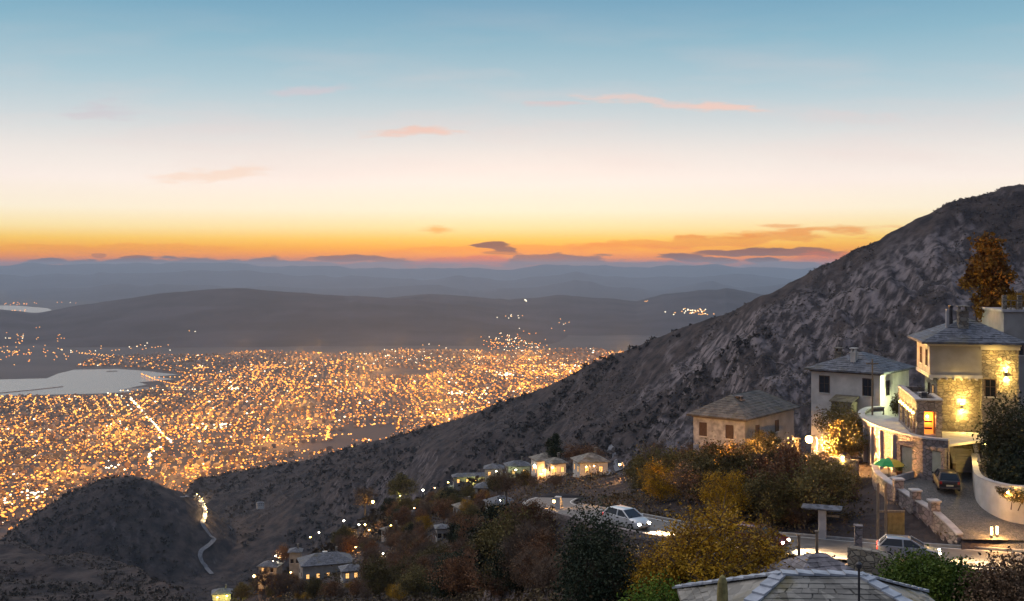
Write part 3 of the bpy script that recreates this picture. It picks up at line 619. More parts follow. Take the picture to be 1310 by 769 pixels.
# buildings
M_ren = [M_noise('render_'+n_, a, b_, .05, .9, 0, coord='Object') for n_, a, b_ in (('cream',(.20,.165,.13),(.29,.24,.19)),('grey',(.11,.105,.105),(.18,.17,.165)),('white',(.27,.25,.23),(.35,.32,.29)),('ochre',(.17,.11,.07),(.25,.17,.11)))]
M_tile = M_noise('clay_roof', (.14,.07,.045), (.22,.11,.07), .2, .9, 0)
M_lit = M_emit('lit_window', (1,.55,.22), 1.3, False); M_dark = M_noise('dark_window', (.02,.02,.03), (.05,.05,.06), 1, .3, 0)
def block(w, d, h, mat_, seed, tiled=False):
    r = random.Random(seed); mb = MB(); mb.box(-w/2,w/2,-d/2,d/2,-2,h,0)
    if tiled: mb.add([(-w/2-.5,-d/2-.5,h),(w/2+.5,-d/2-.5,h),(w/2+.5,d/2+.5,h),(-w/2-.5,d/2+.5,h),(-w*.2,0,h+2.6),(w*.2,0,h+2.6)], [(0,1,5,4),(1,2,5),(2,3,4,5),(3,0,4),(3,2,1,0)], 1)
    else:
        mb.box(-w/2,w/2,-d/2,-d/2+.3,h+.01,h+1,0); mb.box(-w/2,w/2,d/2-.3,d/2,h+.01,h+1,0); mb.box(-w*.2,w*.25,-d*.2,d*.25,h+.01,h+2.7,0)
        mb.tube([(w*.32,d*.1,h+.6),(w*.32,d*.35,h+.6)], .5, 6, 0)
    nf = int(h//3.1)
    for f in range(nf):
        for i in range(int(w//3.2)):
            x = -w/2+1.8+i*3.2; mb.box(x-.6,x+.6,-d/2-.05,-d/2+.1,f*3.1+1.0,f*3.1+2.4, 2 if r.random() < .22 else 3)
        for sx in (-1, 1):
            for i in range(int(d//3.4)):
                y = -d/2+1.9+i*3.4; mb.box(*sorted((sx*(w/2-.1),sx*(w/2+.05))),y-.6,y+.6,f*3.1+1.0,f*3.1+2.4, 2 if r.random() < .18 else 3)
        if f and not tiled: mb.box(-w*.4,w*.4,-d/2-1.3,-d/2-.06,f*3.1-.15,f*3.1,0); mb.box(-w*.4,w*.4,-d/2-1.3,-d/2-1.22,f*3.1,f*3.1+.9,0)
    o = mb.build('town_house' if tiled else 'apartment_block', [mat_, M_tile, M_lit, M_dark]); return o
specs = [(16,13,13,0,False),(13,12,9.5,2,False),(20,13,16,1,False),(11,10,6.4,3,True),(13,11,6.4,0,True),(15,14,12.6,3,False)]
BL = ['cream apartment block with stacked balconies','small white apartment block with flat roof','tall grey apartment block with flat roof','ochre house with clay tiled hip roof','cream house with clay tiled hip roof','ochre apartment block with stacked balconies']
bx_, by_ = np.meshgrid(np.arange(-4200,6200,31.0), np.arange(1800,8400,38.75), indexing='ij')
x = bx_*c8-by_*s8+1200; y = bx_*s8+by_*c8; x = x+s8*0+rg.normal(0,2.5,x.shape)+12; y = y+rg.normal(0,3,x.shape)+16
dens = .62+.6*fbm(x/600,y/600,14,3)
k = (rg.random(x.shape) < dens) & inside(x, y, TP) & mask_sea(x, y)
for d in DARK: k &= ~inside(x, y, [(p.x,p.y) for p in d])
uu = x/y*F+U0; v_ = V0+(ZC-12)/y*F; k &= (v_ < vsky(uu)+5) & (uu > -100) & (uu < 850)
B = np.stack([x[k], y[k]], 1); B = B[np.argsort(B[:,1])]
vis = (V0+(ZC-8)/B[:,1]*F < vsky(B[:,0]/B[:,1]*F+U0)) & (B[:,0]/B[:,1]*F+U0 > 0)
one = np.nonzero(vis)[0][:280]; protos = {}
for i in one:
    t = rnd.choice((0,0,1,1,2,3,3,4,5)); w, d, h, mi_, ti = specs[t]
    if t not in protos: o = protos[t] = block(w, d, h, M_ren[mi_], t, ti); tag(o, BL[t]+' in the town below the hills', 'house' if ti else 'building', 'houses and blocks at the near edge of the town')
    else: o = protos[t].copy(); COL.objects.link(o)
    o.location = (B[i,0], B[i,1], 0); o.rotation_euler = (0,0,R(9)+rnd.choice((0,0,math.pi/2,math.pi)))
rest = np.array(sorted(set(range(len(B)))-set(one.tolist()))); BR = B[rest]; n = len(BR)
w = rg.uniform(9,19,n); d = rg.uniform(9,16,n); h = rg.choice([6.5,9.5,12.5,16],n,p=[.3,.3,.28,.12])
CV = np.array([(-1,-1,0),(1,-1,0),(1,1,0),(-1,1,0),(-1,-1,1),(1,-1,1),(1,1,1),(-1,1,1),(-.4,-.4,1),(.4,-.4,1),(.4,.4,1),(-.4,.4,1),(-.4,-.4,1.2),(.4,-.4,1.2),(.4,.4,1.2),(-.4,.4,1.2)], float)
CF = np.array([(0,1,5,4),(1,2,6,5),(2,3,7,6),(3,0,4,7),(4,5,6,7),(8,9,13,12),(9,10,14,13),(10,11,15,14),(11,8,12,15),(12,13,14,15)])
loc = CV[None]*np.stack([w/2,d/2,h],1)[:,None,:]; ang = R(9); rx = loc[...,0]*math.cos(ang)-loc[...,1]*math.sin(ang); ry = loc[...,0]*math.sin(ang)+loc[...,1]*math.cos(ang)
V = np.stack([rx+BR[:,0][:,None], ry+BR[:,1][:,None], loc[...,2]], -1).reshape(-1,3)
me = npmesh('town_blocks', V, (CF[None]+16*np.arange(n)[:,None,None]).reshape(-1,4), M_ren, mi=np.repeat(rg.integers(0,4,n), 10)); tag(link('town_blocks', me), kind='stuff')
# quays and moles in the bay
M_quay = M_noise('quay_concrete', (.16,.15,.14), (.24,.22,.2), .05, .9, 0)
flat_poly('harbour_quay', [(158,497.5),(176,496),(240,492.5),(262,495),(220,499),(170,500)], 2.0, M_quay)
def mole(uv, w, name, label):
    mb = MB(); mb.strip([PZ(u,v,0) for u,v in uv], w, -1, 3.2); o = mb.build(name, M_quay); tag(o, label, 'breakwater')
mole([(-60,506),(0,503.2),(40,499.5),(80,495)], 10, 'breakwater', 'thin lit breakwater crossing the bay from the shore towards the harbour')
mole([(136,475.5),(150,475)], 14, 'harbour_mole', 'small dark mole lying in the upper part of the bay')
# ------------------------------------------------------------------ trees
M_bark = M_noise('bark', (.05,.038,.03), (.12,.09,.07), 4, .95, .5, .02)
M_twig = M_noise('twigs', (.10,.065,.045), (.18,.12,.08), 3, .95, 0)
LF = {'rust': M_leaf('rust_leaves', (.09,.045,.026), (.19,.088,.04), (.30,.15,.06)), 'olive': M_leaf('olive_leaves', (.055,.048,.018), (.12,.095,.03), (.21,.15,.045)),
      'dark': M_leaf('dark_leaves', (.012,.020,.011), (.028,.038,.018), (.05,.055,.026)), 'gold': M_leaf('golden_leaves', (.20,.12,.012), (.46,.25,.015), (.62,.34,.02)),
      'brown': M_leaf('brown_leaves', (.09,.055,.034), (.16,.10,.055), (.25,.15,.08)), 'orange': M_leaf('orange_needles', (.10,.045,.012), (.26,.12,.018), (.36,.18,.025)), 'green': M_leaf('green_leaves', (.045,.075,.010), (.10,.16,.018), (.20,.24,.03))}
def quads(C, size, rng_, up=.0):
    n = len(C); a = rng_.normal(size=(n,3)); a /= np.linalg.norm(a,axis=1)[:,None]; b = rng_.normal(size=(n,3)); b -= (a*b).sum(1)[:,None]*a; b /= np.linalg.norm(b,axis=1)[:,None]
    s = size*rng_.uniform(.6,1.4,(n,1)); a = a*s; b = b*s*.62
    V = np.stack([C-a, C-b*.9, C+a, C+b*.9], 1)
    return V.reshape(-1,3), np.arange(4*n).reshape(-1,4)
def crown_pts(rng_, h, r, z0, nc, per, shape='round', sig=.2):
    C = []; ph1, ph2 = rng_.uniform(0,6.28,2)
    for i in range(nc):
        while True:
            p = rng_.uniform(-1,1,3)
            q = np.linalg.norm(p)
            if q <= 1 and q > .25: break
        zf = (p[2]+1)/2
        w = 1.0
        if shape == 'column': w = .55+.45*math.sin(min(1, zf*1.2+.15)*math.pi)
        if shape == 'cone': w = 1.15-zf*.95
        th_ = math.atan2(p[1], p[0]); w *= (1+.28*math.sin(2*th_+ph1)+.20*math.sin(3*th_+ph2+4*zf)) if shape == 'round' else 1
        C.append((p[0]*r*w, p[1]*r*w, z0+zf*(h-z0)*(1+(.12*math.sin(2*th_+ph2) if shape == 'round' else 0))))
    C = np.array(C)
    s = sig*r*rng_.uniform(.35,1.15,(nc,1,1))
    L_ = C[:,None,:]+rng_.normal(size=(nc,per,3))*s*np.array([1,1,.75])
    return C, L_.reshape(-1,3)
def make_tree(name, seed, h, r, z0, nc, per, leaf, kind, shape='round', sig=.2, twigs=3, tr=.16):
    rng_ = np.random.default_rng(seed); C, Lf = crown_pts(rng_, h, r, z0, nc, per, shape, sig)
    root = empty(name, (0,0,0))
    mb = MB(); top = Vector((rng_.normal()*.06*h, rng_.normal()*.06*h, z0+(h-z0)*.75))
    tp = [Vector((0,0,-.8)), Vector((0,0,z0*.4)), Vector((top.x*.4,top.y*.4,z0+(h-z0)*.2)), top]
    mb.tube(tp, [tr*h*.16, tr*h*.12, tr*h*.08, .02], 7, 0)
    for c in C[:: max(1, nc//26)]:
        c = Vector(c); t = rng_.uniform(.25,.85); s = tp[1].lerp(tp[3], t*.8); m_ = s.lerp(c, .5)+Vector((0,0,-.06*h)); mb.tube([s, m_, c], [tr*h*.045, tr*h*.025, .012], 4, 0, False)
    mb.build('trunk', M_bark, root)
    V, Fq = quads(Lf, leaf, rng_); mi = [0]*len(Fq)
    if twigs:
        tw = []; 
        for c in C:
            for k in range(twigs):
                d = rng_.normal(size=3); d[2] = abs(d[2])+.4; d /= np.linalg.norm(d); l = r*rng_.uniform(.25,.6); n_ = np.cross(d, [.3,.8,.2]); n_ /= np.linalg.norm(n_); wv = .012+.0018*h
                a = c-d*l*.3; tw.append([a-n_*wv, a+n_*wv, c+d*l+n_*wv*.3, c+d*l-n_*wv*.3])
        tw = np.array(tw).reshape(-1,3); F2 = np.arange(len(tw)).reshape(-1,4)+len(V); V = np.concatenate([V, tw]); Fq = np.concatenate([Fq, F2]); mi += [1]*len(F2)
    me = npmesh('crown', V, Fq, [LF[kind], M_twig], mi=mi); link('crown', me, root)
    return root
TP_ = {}
def proto(key):
    if key in TP_: return TP_[key]
    k, i = key
    S = {'brown': ('bare_tree', 6.0, 2.6, 1.4, 56, 50, .085, 'brown', 'round', .26, 22), 'rust': ('autumn_tree', 6.5, 2.7, 1.5, 60, 120, .11, 'rust', 'round', .25, 8),
         'olive': ('broadleaf_tree', 6.5, 2.9, 1.3, 70, 140, .11, 'olive', 'round', .24, 2), 'dark': ('evergreen_tree', 6.5, 2.5, .5, 80, 170, .11, 'dark', 'round', .22, 0),
         'gold': ('golden_tree', 5.0, 2.3, .9, 80, 150, .068, 'gold', 'round', .24, 6), 'cypress': ('cypress_tree', 9, 1.2, .4, 60, 120, .14, 'dark', 'cone', .3, 0)}[k]
    TP_[key] = make_tree(S[0], 100+i*13+len(k), *S[1:])
    TP_[key]['_first'] = 1
    return TP_[key]
def place(key, loc, s, label, cat, group=None, sz=None, rz=None):
    p = proto(key)
    if p.get('_first'): o = p; del p['_first']
    else: o = copy_tree(p)
    for q in ('label','category','group'):
        if q in o.keys(): del o[q]
    o.location = loc; o.scale = (s, s, sz or s); o.rotation_euler = (0,0,rnd.uniform(0,6.28) if rz is None else rz)
    return tag(o, label, cat, group)

TL = {'brown': ('bare brown tree with thin twigs on the wooded village slope','tree'), 'rust': ('rust brown autumn tree on the wooded village slope','tree'), 'olive': ('olive green broadleaf tree on the wooded village slope','tree'),
      'dark': ('dark evergreen tree on the wooded village slope','tree'), 'gold': ('small golden leaved tree on the wooded village slope','tree'), 'cypress': ('slender dark cypress among the village houses','cypress')}
AVOID = []      # (u0,u1,v0,v1) picture rectangles kept clear when scattering: houses and lamps of the village
def scatter(uvpoly, n, kinds, size, minsep, glabel=None, grp='trees on the wooded village slope', ymin=20, ymax=900, sd=3):
    r = random.Random(sd); us = [p[0] for p in uvpoly]; vs = [p[1] for p in uvpoly]; out = []; tries = 0
    while len(out) < n and tries < n*30:
        tries += 1; u = r.uniform(min(us),max(us)); v = r.uniform(min(vs),max(vs))
        if not inside(np.array([u]), np.array([v]), uvpoly)[0]: continue
        p = hit(u, v, 12)
        if p is None or p.y < ymin or p.y > ymax: continue
        if any((p-q).length < minsep*(.5+p.y/200) for q in out): continue
        if any(math.hypot(p.x-q.x, p.y-q.y) < 5.2 for q in ROADD): continue
        if inside(np.array([p.x]), np.array([p.y]), COURT)[0]: continue
        if any(math.hypot(p.x-q[0], p.y-q[1]) < q[2] for q in KEEP): continue
        k = r.choice(kinds); s = r.uniform(*size)
        # the crown must not stand in front of something kept clear
        ub = u; vt = V0+(ZC-(p.z+6*s))/p.y*F; hw = 2.5*s/p.y*F
        if any(u+hw > a and u-hw < b and vt < d and v > c for a,b,c,d in AVOID): continue
        out.append(p); place((k, r.randrange(3)), (p.x,p.y,p.z-.2), s, TL[k][0] if glabel is None else glabel[k], TL[k][1], grp+': '+k, sz=s*r.uniform(.8,1.15))
    return len(out)
KEEP = [(40.5,101,11),(36,96,7),(38,122,9),(28,132,9),(33,110,3)]
# ------------------------------------------------------------------ village houses down the slope
M_plw = M_noise('lime_render', (.48,.45,.40), (.64,.60,.54), .9, .9, .1, .01)
M_plg = M_noise('grey_render', (.24,.225,.20), (.33,.31,.28), .7, .9, .15, .01)
M_slate = M_roof('slate_roof', (.07,.075,.088), (.135,.14,.158), (.11,.10,.075), 3.2)
M_slate2 = M_roof('mossy_slate_roof', (.12,.10,.075), (.24,.20,.15), (.12,.09,.03), 1.6)
M_sto = M_stone('rubble_stone', [(.15,.12,.09),(.30,.25,.18),(.22,.19,.15),(.38,.33,.25)], .42)
M_sto2 = M_stone('pink_grey_stone', [(.17,.13,.12),(.30,.24,.22),(.24,.20,.19),(.36,.30,.27)], .5)
M_frame = M_noise('brown_timber', (.06,.035,.02), (.11,.065,.04), 5, .7, .2, .005, sc=(4,4,.5))
M_wframe = M_noise('painted_frame', (.5,.47,.42), (.6,.57,.5), 4, .6, 0)
m_, nt_, b_ = newmat('window_glass'); b_.inputs['Base Color'].default_value = (.015,.018,.022,1); b_.inputs['Roughness'].default_value = .08; M_glass = m_
M_litw = M_emit('warm_lit_window', (1,.50,.16), 1.6)
M_bulb_o = M_emit('orange_bulb', (1,.52,.16), 30); M_bulb_w = M_emit('white_bulb', (1,.93,.72), 22); M_bulb_y = M_emit('yellow_bulb', (1,.68,.17), 22)
M_metal = M_noise('dark_metal', (.05,.05,.055), (.09,.09,.095), 4, .45, 0, metal=.6)
def pointlight(name, loc, e, col, r=.12, parent=None, spot=None):
    ld = bpy.data.lights.new(name, 'SPOT' if spot else 'POINT'); ld.energy = e; ld.color = col; ld.shadow_soft_size = r
    o = bpy.data.objects.new(name, ld); COL.objects.link(o); o.location = loc
    if parent is not None: o.parent = parent
    if spot: ld.spot_size = R(spot[0]); ld.spot_blend = .6; d = Vector(spot[1]); o.rotation_euler = d.to_track_quat('-Z','Y').to_euler()
    return o
def window(parent, x, y, z, w, h, axis='y', sgn=-1, lit=False, shutters=False, bars=True, glassm=None):
    """frame (with cross bars) > pane on a wall whose outward normal is sgn*axis, centre x,y,z"""
    mb = MB(); t = .09
    def bx(m, a0, a1, z0, z1, d0, d1):
        d = sorted((sgn*d0, sgn*d1))
        if axis == 'y': m.box(x+a0, x+a1, y+d[0], y+d[1], z+z0, z+z1)
        else: m.box(x+d[0], x+d[1], y+a0, y+a1, z+z0, z+z1)
    for a0,a1,z0,z1 in ((-w/2-t,-w/2,-h/2,h/2),(w/2,w/2+t,-h/2,h/2),(-w/2-t,w/2+t,h/2,h/2+t)): bx(mb,a0,a1,z0,z1,-.12,.06)
    if bars: bx(mb,-.025,.025,-h/2,h/2,-.1,.03); bx(mb,-w/2,-.026,.1,.14,-.1,.03); bx(mb,.026,w/2,.1,.14,-.1,.03)
    f = mb.build('window', M_frame if not shutters else M_frame, parent)
    m2 = MB(); bx(m2,-w/2+.001,w/2-.001,-h/2,h/2,-.12,-.01 if not bars else .012); m2.build('pane', M_litw if lit else (glassm or M_glass), f)
    m3 = MB(); bx(m3,-w/2-t-.05,w/2+t+.05,-h/2-.1,-h/2-.004,-.12,.12); m3.build('sill', M_wframe, f)
    return f
def hip(mb, x0, x1, y0, y1, z, rise, ov=.5, m=0, th=.12, ridge=.45):
    X0, X1, Y0, Y1 = x0-ov, x1+ov, y0-ov, y1+ov; w, d = X1-X0, Y1-Y0; cx, cy = (X0+X1)/2, (Y0+Y1)/2
    if w >= d: rl = max(w-d,0)*ridge+.1; a, b = (cx-rl,cy,z+rise), (cx+rl,cy,z+rise)
    else: rl = max(d-w,0)*ridge+.1; a, b = (cx,cy-rl,z+rise), (cx,cy+rl,z+rise)
    vs = [(X0,Y0,z-th),(X1,Y0,z-th),(X1,Y1,z-th),(X0,Y1,z-th),(X0,Y0,z),(X1,Y0,z),(X1,Y1,z),(X0,Y1,z),a,b]
    fs = [(3,2,1,0),(0,1,5,4),(1,2,6,5),(2,3,7,6),(3,0,4,7)]
    fs += [(4,5,9,8),(5,6,9),(6,7,8,9),(7,4,8)] if w >= d else [(4,5,8),(5,6,9,8),(6,7,9),(7,4,8,9)]
    mb.add(vs, fs, m)
def slates_courses(mb, x0, x1, y0, y1, z, rise, ov, n=9):
    """stepped courses of thin stone slabs that make the roof face uneven"""
    X0, X1, Y0, Y1 = x0-ov, x1+ov, y0-ov, y1+ov; w, d = X1-X0, Y1-Y0; r = random.Random(int((x0+y1)*100)); k = min(w, d)/2
    for i in range(n):
        t0 = i/n; t1 = (i+1.18)/n; t1 = min(t1, .995)
        a = k*t0*.98; b = k*t1*.98; za = z+rise*t0+.05; zb = z+rise*t1+.015
        o0 = [(X0+a,Y0+a),(X1-a,Y0+a),(X1-a,Y1-a),(X0+a,Y1-a)]; o1 = [(X0+b,Y0+b),(X1-b,Y0+b),(X1-b,Y1-b),(X0+b,Y1-b)]
        for s in range(4):
            p0, p1 = Vector(o0[s]), Vector(o0[(s+1)%4]); q0, q1 = Vector(o1[s]), Vector(o1[(s+1)%4]); L_ = (p1-p0).length
            nn = max(1, int(L_/.7))
            for j in range(nn):
                f0 = j/nn+r.uniform(-.1,.1)/nn*(j > 0); f1 = (j+1)/nn; dz = r.uniform(0,.035)
                A, B_, C_, D_ = p0.lerp(p1,f0), p0.lerp(p1,f1), q0.lerp(q1,f1), q0.lerp(q1,f0)
                mb.add([(A.x,A.y,za+dz),(B_.x,B_.y,za+dz),(C_.x,C_.y,zb+dz),(D_.x,D_.y,zb+dz),(A.x,A.y,za+dz-.05),(B_.x,B_.y,za+dz-.05)], [(0,1,2,3),(4,5,1,0)])
def chimney(mb, x, y, z0, z1, w=.7, m=0):
    mb.box(x-w/2,x+w/2,y-w/2,y+w/2,z0,z1,m); mb.box(x-w/2-.08,x+w/2+.08,y-w/2-.08,y+w/2+.08,z1+.002,z1+.1,m)
    for a in (-1,1): mb.box(x+a*w*.34-.07,x+a*w*.34+.07,y-w*.35,y+w*.35,z1+.102,z1+.42,m)
    mb.box(x-w/2-.1,x+w/2+.1,y-w/2-.1,y+w/2+.1,z1+.422,z1+.52,m)
def simple_house(u, v, Y, w, d, h, rot, wall, roofm, label, lit=0, name='village_house', door=True, found=5, group=None, chim=True):
    q = hit(u, v, 60)
    if q is not None and Y < 1000 and .5 < q.y/Y < 1.9: k = q.y/Y; Y = q.y; w *= k; d *= k; h *= k; found = 2
    p = P(u, v, Y); o = empty(name, p, rot, label, 'house', group)
    mb = MB(); mb.box(-w/2,w/2,-d/2,d/2,-found,h); mb.build('wall', wall, o)
    mb = MB(); hip(mb,-w/2,w/2,-d/2,d/2,h+.125,min(w,d)*.27,.55); slates_courses(mb,-w/2,w/2,-d/2,d/2,h+.125,min(w,d)*.27,.55,7); rf = mb.build('roof', roofm, o)
    if chim: mb = MB(); chimney(mb, w*.22, d*.1, h, h+min(w,d)*.27+.7, .5); mb.build('chimney', M_sto, rf)
    nf = 2 if h > 4.5 else 1; k = 0
    for f in range(nf):
        z = 1.5+f*2.8
        for i in range(max(2, int(w//2.6))):
            x = -w/2+(i+.5)*w/max(2, int(w//2.6)); window(o, x, -d/2, min(z, h-.9), .8, 1.2, 'y', -1, lit=(k < lit)); k += 1
        for i in range(2):
            y = -d/4+i*d/2; window(o, -w/2, y, min(z, h-.9), .8, 1.2, 'x', -1, lit=(k < lit and f == 0))
    return o
def lamp(u, v, Y, h, bulb, e, col, label, rb=.22, name='street_lamp', group=None, on=True):
    """post with an arm and a lantern; (u, v) is where the lantern shows"""
    p = P(u, v, Y); g = float(H(p.x, p.y)); base = min(g, p.z-1.5); o = empty(name, (p.x, p.y, base), 0, label, 'street lamp', group); hh = p.z-base
    mb = MB(); mb.tube([(.75,0,-.5),(.75,0,hh*.8),(.72,0,hh+.1),(.5,0,hh+.32),(0.05,0,hh+.36)], [.07,.055,.05,.04,.035], 6); mb.build('post', M_metal, o)
    mb = MB(); mb.lathe([(.05,.34),(.09,.3),(.26,.2),(.28,.14)], (0,0,hh), 10); mb.build('shade', M_metal, o)
    mb = MB(); mb.ball((0,0,hh), rb, 0, 12); mb.build('bulb', bulb, o, smooth=True)
    if e: pointlight('lamp_light', (-.12,-rb-.12,hh-rb*.6-.1), e, col, .06, o)
    return o
OC = (1,.50,.15); WC = (1,.86,.58); GC = (.85,1,.45); YC = (1,.64,.15)
# ------------------------------------------------------------------ the village strung along the slope
AVOID += [(384,462,712,738),(335,358,718,730),(272,296,752,769),(370,384,695,725),(470,485,636,656),(434,446,660,672),(392,412,675,692),(455,474,664,682),(486,496,704,712),(537,546,622,632),(583,622,606,614),(622,648,598,605),(648,676,592,601),(676,722,588,605),(736,775,588,605),(782,800,586,606),(632,652,636,652),(558,572,672,692),(726,800,600,660),(715,870,644,690),(870,1310,676,720),(1098,1180,575,640),(1040,1130,470,545),(1015,1050,545,575),(118,138,735,752),(408,424,700,716)]
G_v = 'houses of the village on the slope'
simple_house(417,737,330,15,9,4.6,R(18),M_plg,M_slate,'long two storey village house with blue grey slate roof and lit windows',5)
simple_house(448,741,322,5,5,3.0,R(18),M_plw,M_slate,'small lit annex at the end of the long two storey village house',2)
simple_house(346,731,350,6,5,2.0,R(-10),M_plg,M_slate,'small grey cottage with pale slate roof below the long lit house',1)
simple_house(284,768,380,6,5,2.8,R(12),M_plw,M_slate,'lowest cottage of the village with a pale blue roof and yellow lamp light',2)
simple_house(378,722,345,3.4,4,4.2,R(5),M_plg,M_slate,'narrow tall grey house behind the long lit house',0)
simple_house(603,619,395,13,4,2.8,R(8),M_plg,M_slate,'long low white building lit by a yellow green lamp on the village crest',2)
simple_house(632,610,370,6,5,3.0,R(0),M_plg,M_slate,'white cottage on the village crest with a dim pale front',1)
simple_house(662,608,345,7,5,3.2,R(10),M_plg,M_slate,'cream house with greenish light on its wall on the village crest',2)
simple_house(698,607,300,6.5,6,4.2,R(15),M_plw,M_slate2,'village house glowing bright orange under its lamps',4)
simple_house(711,606,285,4,5,3.0,R(15),M_plw,M_slate2,'low lit wing beside the bright orange village house',2)
simple_house(755,606,250,6.5,6,3.0,R(12),M_plw,M_slate2,'orange lit house with a row of windows beside the upper lane',4)
simple_house(565,691,225,2.2,2.6,2.6,R(10),M_plg,M_slate,'tiny whitewashed hut among bare trees halfway down the slope',0,chim=False)
simple_house(641,653,240,5.5,5,1.8,R(20),M_plg,M_slate,'low house with a pale green lit roof edge among the trees',1)
simple_house(620,632,330,5.0,5,2.2,R(-8),M_plg,M_slate,'low grey cottage with a bluish roof under the village crest',0)
simple_house(585,632,360,5,4,2.0,R(6),M_plw,M_slate,'white walled cottage below the long low white building',0)
simple_house(503,688,300,5,4.5,2.2,R(30),M_plg,M_slate2,'half hidden cottage among autumn trees above the long lit house',1)
simple_house(532,668,300,5,4,2.2,R(-12),M_plg,M_slate,'half hidden cottage under the big round olive tree',1)
simple_house(596,660,250,4.5,4,2.2,R(25),M_plg,M_slate2,'half hidden cottage with mossy roof in the middle of the wooded slope',0)
V_L = [(573,617,410,4,M_bulb_y,300,GC,'small greenish lamp at the far end of the long low building',.3),(608,614,390,3,M_bulb_y,420,(.9,1,.3),'yellow green lamp at the middle of the long low building',.3),(622,606,380,3.5,M_bulb_y,300,YC,'small yellow lamp between the long low building and the white cottage',.28),
 (530,650,400,3,M_bulb_o,260,OC,'small orange lamp below the lone white lamp on the crest',.3),(556,624,430,3,M_bulb_o,260,OC,'small orange lamp on the crest right of the lone white one',.3),(500,672,330,3,M_bulb_y,200,YC,'small yellow lamp above the half hidden cottage',.24),
 (520,700,270,3,M_bulb_o,200,OC,'small orange lamp in the trees below the half hidden cottages',.2),(455,700,350,3,M_bulb_o,320,OC,'small orange lamp over the trees right of the red tail lights',.26),(372,732,330,3,M_bulb_o,420,OC,'orange lamp between the narrow grey house and the long lit house',.3),
 (670,640,230,3,M_bulb_y,120,YC,'small yellow lamp in the trees below the crest houses',.15),(477,642,440,6,M_bulb_y,1500,YC,'tall yellow street lamp glowing beside a leafy tree at mid slope',.75),(440,666,420,5,M_bulb_w,700,WC,'white street lamp on the wooded slope above the red tail lights',.5),
 (408,681,400,5,M_bulb_w,300,WC,'small white lamp on the crest between wooded slopes',.35),(397,687,400,5,M_bulb_y,400,YC,'small yellow lamp on the crest beside a white one',.4),(459,671,410,5,M_bulb_w,500,WC,'white lamp beside two orange ones in the middle of the slope',.35),
 (467,671,405,5,M_bulb_o,900,OC,'orange lamp in the middle of the slope, upper of the two',.45),(472,678,400,4,M_bulb_o,700,OC,'orange lamp in the middle of the slope, lower of the two',.35),(490,708,300,4,M_bulb_w,250,WC,'lone white lamp among dark trees below the middle of the slope',.3),
 (541,627,440,5,M_bulb_w,400,WC,'lone white street lamp on the crest between two dark trees',.5),(512,634,450,4,M_bulb_y,250,GC,'dim greenish lamp on the crest among trees',.3),(588,612,398,4,M_bulb_y,900,(.9,1,.3),'yellow green lamp at the end of the long low white building',.55),
 (660,601,338,4,M_bulb_w,450,GC,'greenish white lamp in front of the cream house on the crest',.35),(635,603,362,4,M_bulb_w,250,WC,'pale lamp in front of the white cottage on the crest',.3),(684,596,292,4.5,M_bulb_w,380,OC,'very bright warm lamp beside the orange glowing house',.5),
 (698,601,290,3.5,M_bulb_o,520,OC,'orange lamp right in front of the orange glowing house',.38),(707,598,280,3.5,M_bulb_o,480,OC,'orange lamp over the low wing of the glowing house',.3),(692,606,286,3,M_bulb_o,380,OC,'low orange lamp below the glowing house',.3),
 (750,597,240,3.5,M_bulb_o,380,OC,'orange lamp before the row of windows on the upper lane',.22),(760,596,240,3.5,M_bulb_o,320,OC,'second orange lamp before the row of windows on the upper lane',.2),(793,594,205,4.5,M_bulb_o,1100,OC,'bright orange street lamp at the bend of the upper lane',.32),
 (353,711,352,5,M_bulb_w,900,WC,'white lamp under the orange tree above the small grey cottage',.45),(325,737,345,3.5,M_bulb_o,900,OC,'orange lamp beside the small grey cottage with pale roof',.5),(441,727,318,4,M_bulb_w,900,WC,'white lamp on the corner of the long lit house',.45),
 (425,741,318,3,M_bulb_w,700,YC,'pale lamp below the front of the long lit house',.4),(384,741,322,3,M_bulb_o,700,YC,'orange lamp at the near corner of the long lit house',.35),(452,729,316,3,M_bulb_o,700,OC,'orange lamp behind the small lit annex',.35),
 (278,764,372,3,M_bulb_y,700,YC,'yellow lamp beside the lowest cottage',.4),(290,762,372,3,M_bulb_y,700,(.8,1,.2),'greenish yellow lamp beside the lowest cottage',.4),(640,640,236,3,M_bulb_w,120,GC,'faint lamp over the low house with pale green roof edge',.15),
 (122,752,900,5,M_bulb_w,2500,WC,'lone white lamp on the dark lower hillside beside an orange lit tree',.9),(131,744,905,5,M_bulb_o,6000,OC,'lone orange lamp on the dark lower hillside',.8)]
for u,v,Y,h,bm_,e,c,lb,rb in V_L: lamp(u,v,Y,h,bm_,e*2.0,c,lb,rb*.7)
# prominent trees of the village
def tree_at(u, vtop, vbot, Y, kind, label, i=0, cat='tree', hh=None, wide=1.0):
    S = {'brown':6.6,'rust':7.2,'olive':7.2,'dark':7.2,'gold':5.6,'cypress':9.6}[kind]
    p = P(u, vbot, Y); hgt = (vbot-vtop)/F*Y; s = hgt/S
    o = place((kind,i), p, s, label, cat); o.scale = (s*wide, s*wide, s); return o
tree_at(711,552,606,292,'cypress','dark tall cypress standing behind the orange glowing house',wide=1.5)
tree_at(703,558,606,300,'cypress','shorter dark cypress beside the tall one behind the glowing house',wide=1.2)
tree_at(742,566,604,262,'rust','round rust brown tree with orange light on its top beside the lit row of windows',wide=1.25)
tree_at(756,572,604,268,'rust','low rust brown tree behind the lit row of windows',1,wide=1.5)
tree_at(512,604,642,452,'olive','big round olive tree standing on the crest beside a dim green lamp',wide=1.1)
tree_at(467,620,655,446,'brown','round bare tree beside the tall yellow street lamp',wide=1.2)
tree_at(362,696,722,352,'rust','orange lit autumn tree beside a white lamp above the small cottage',wide=1.0)
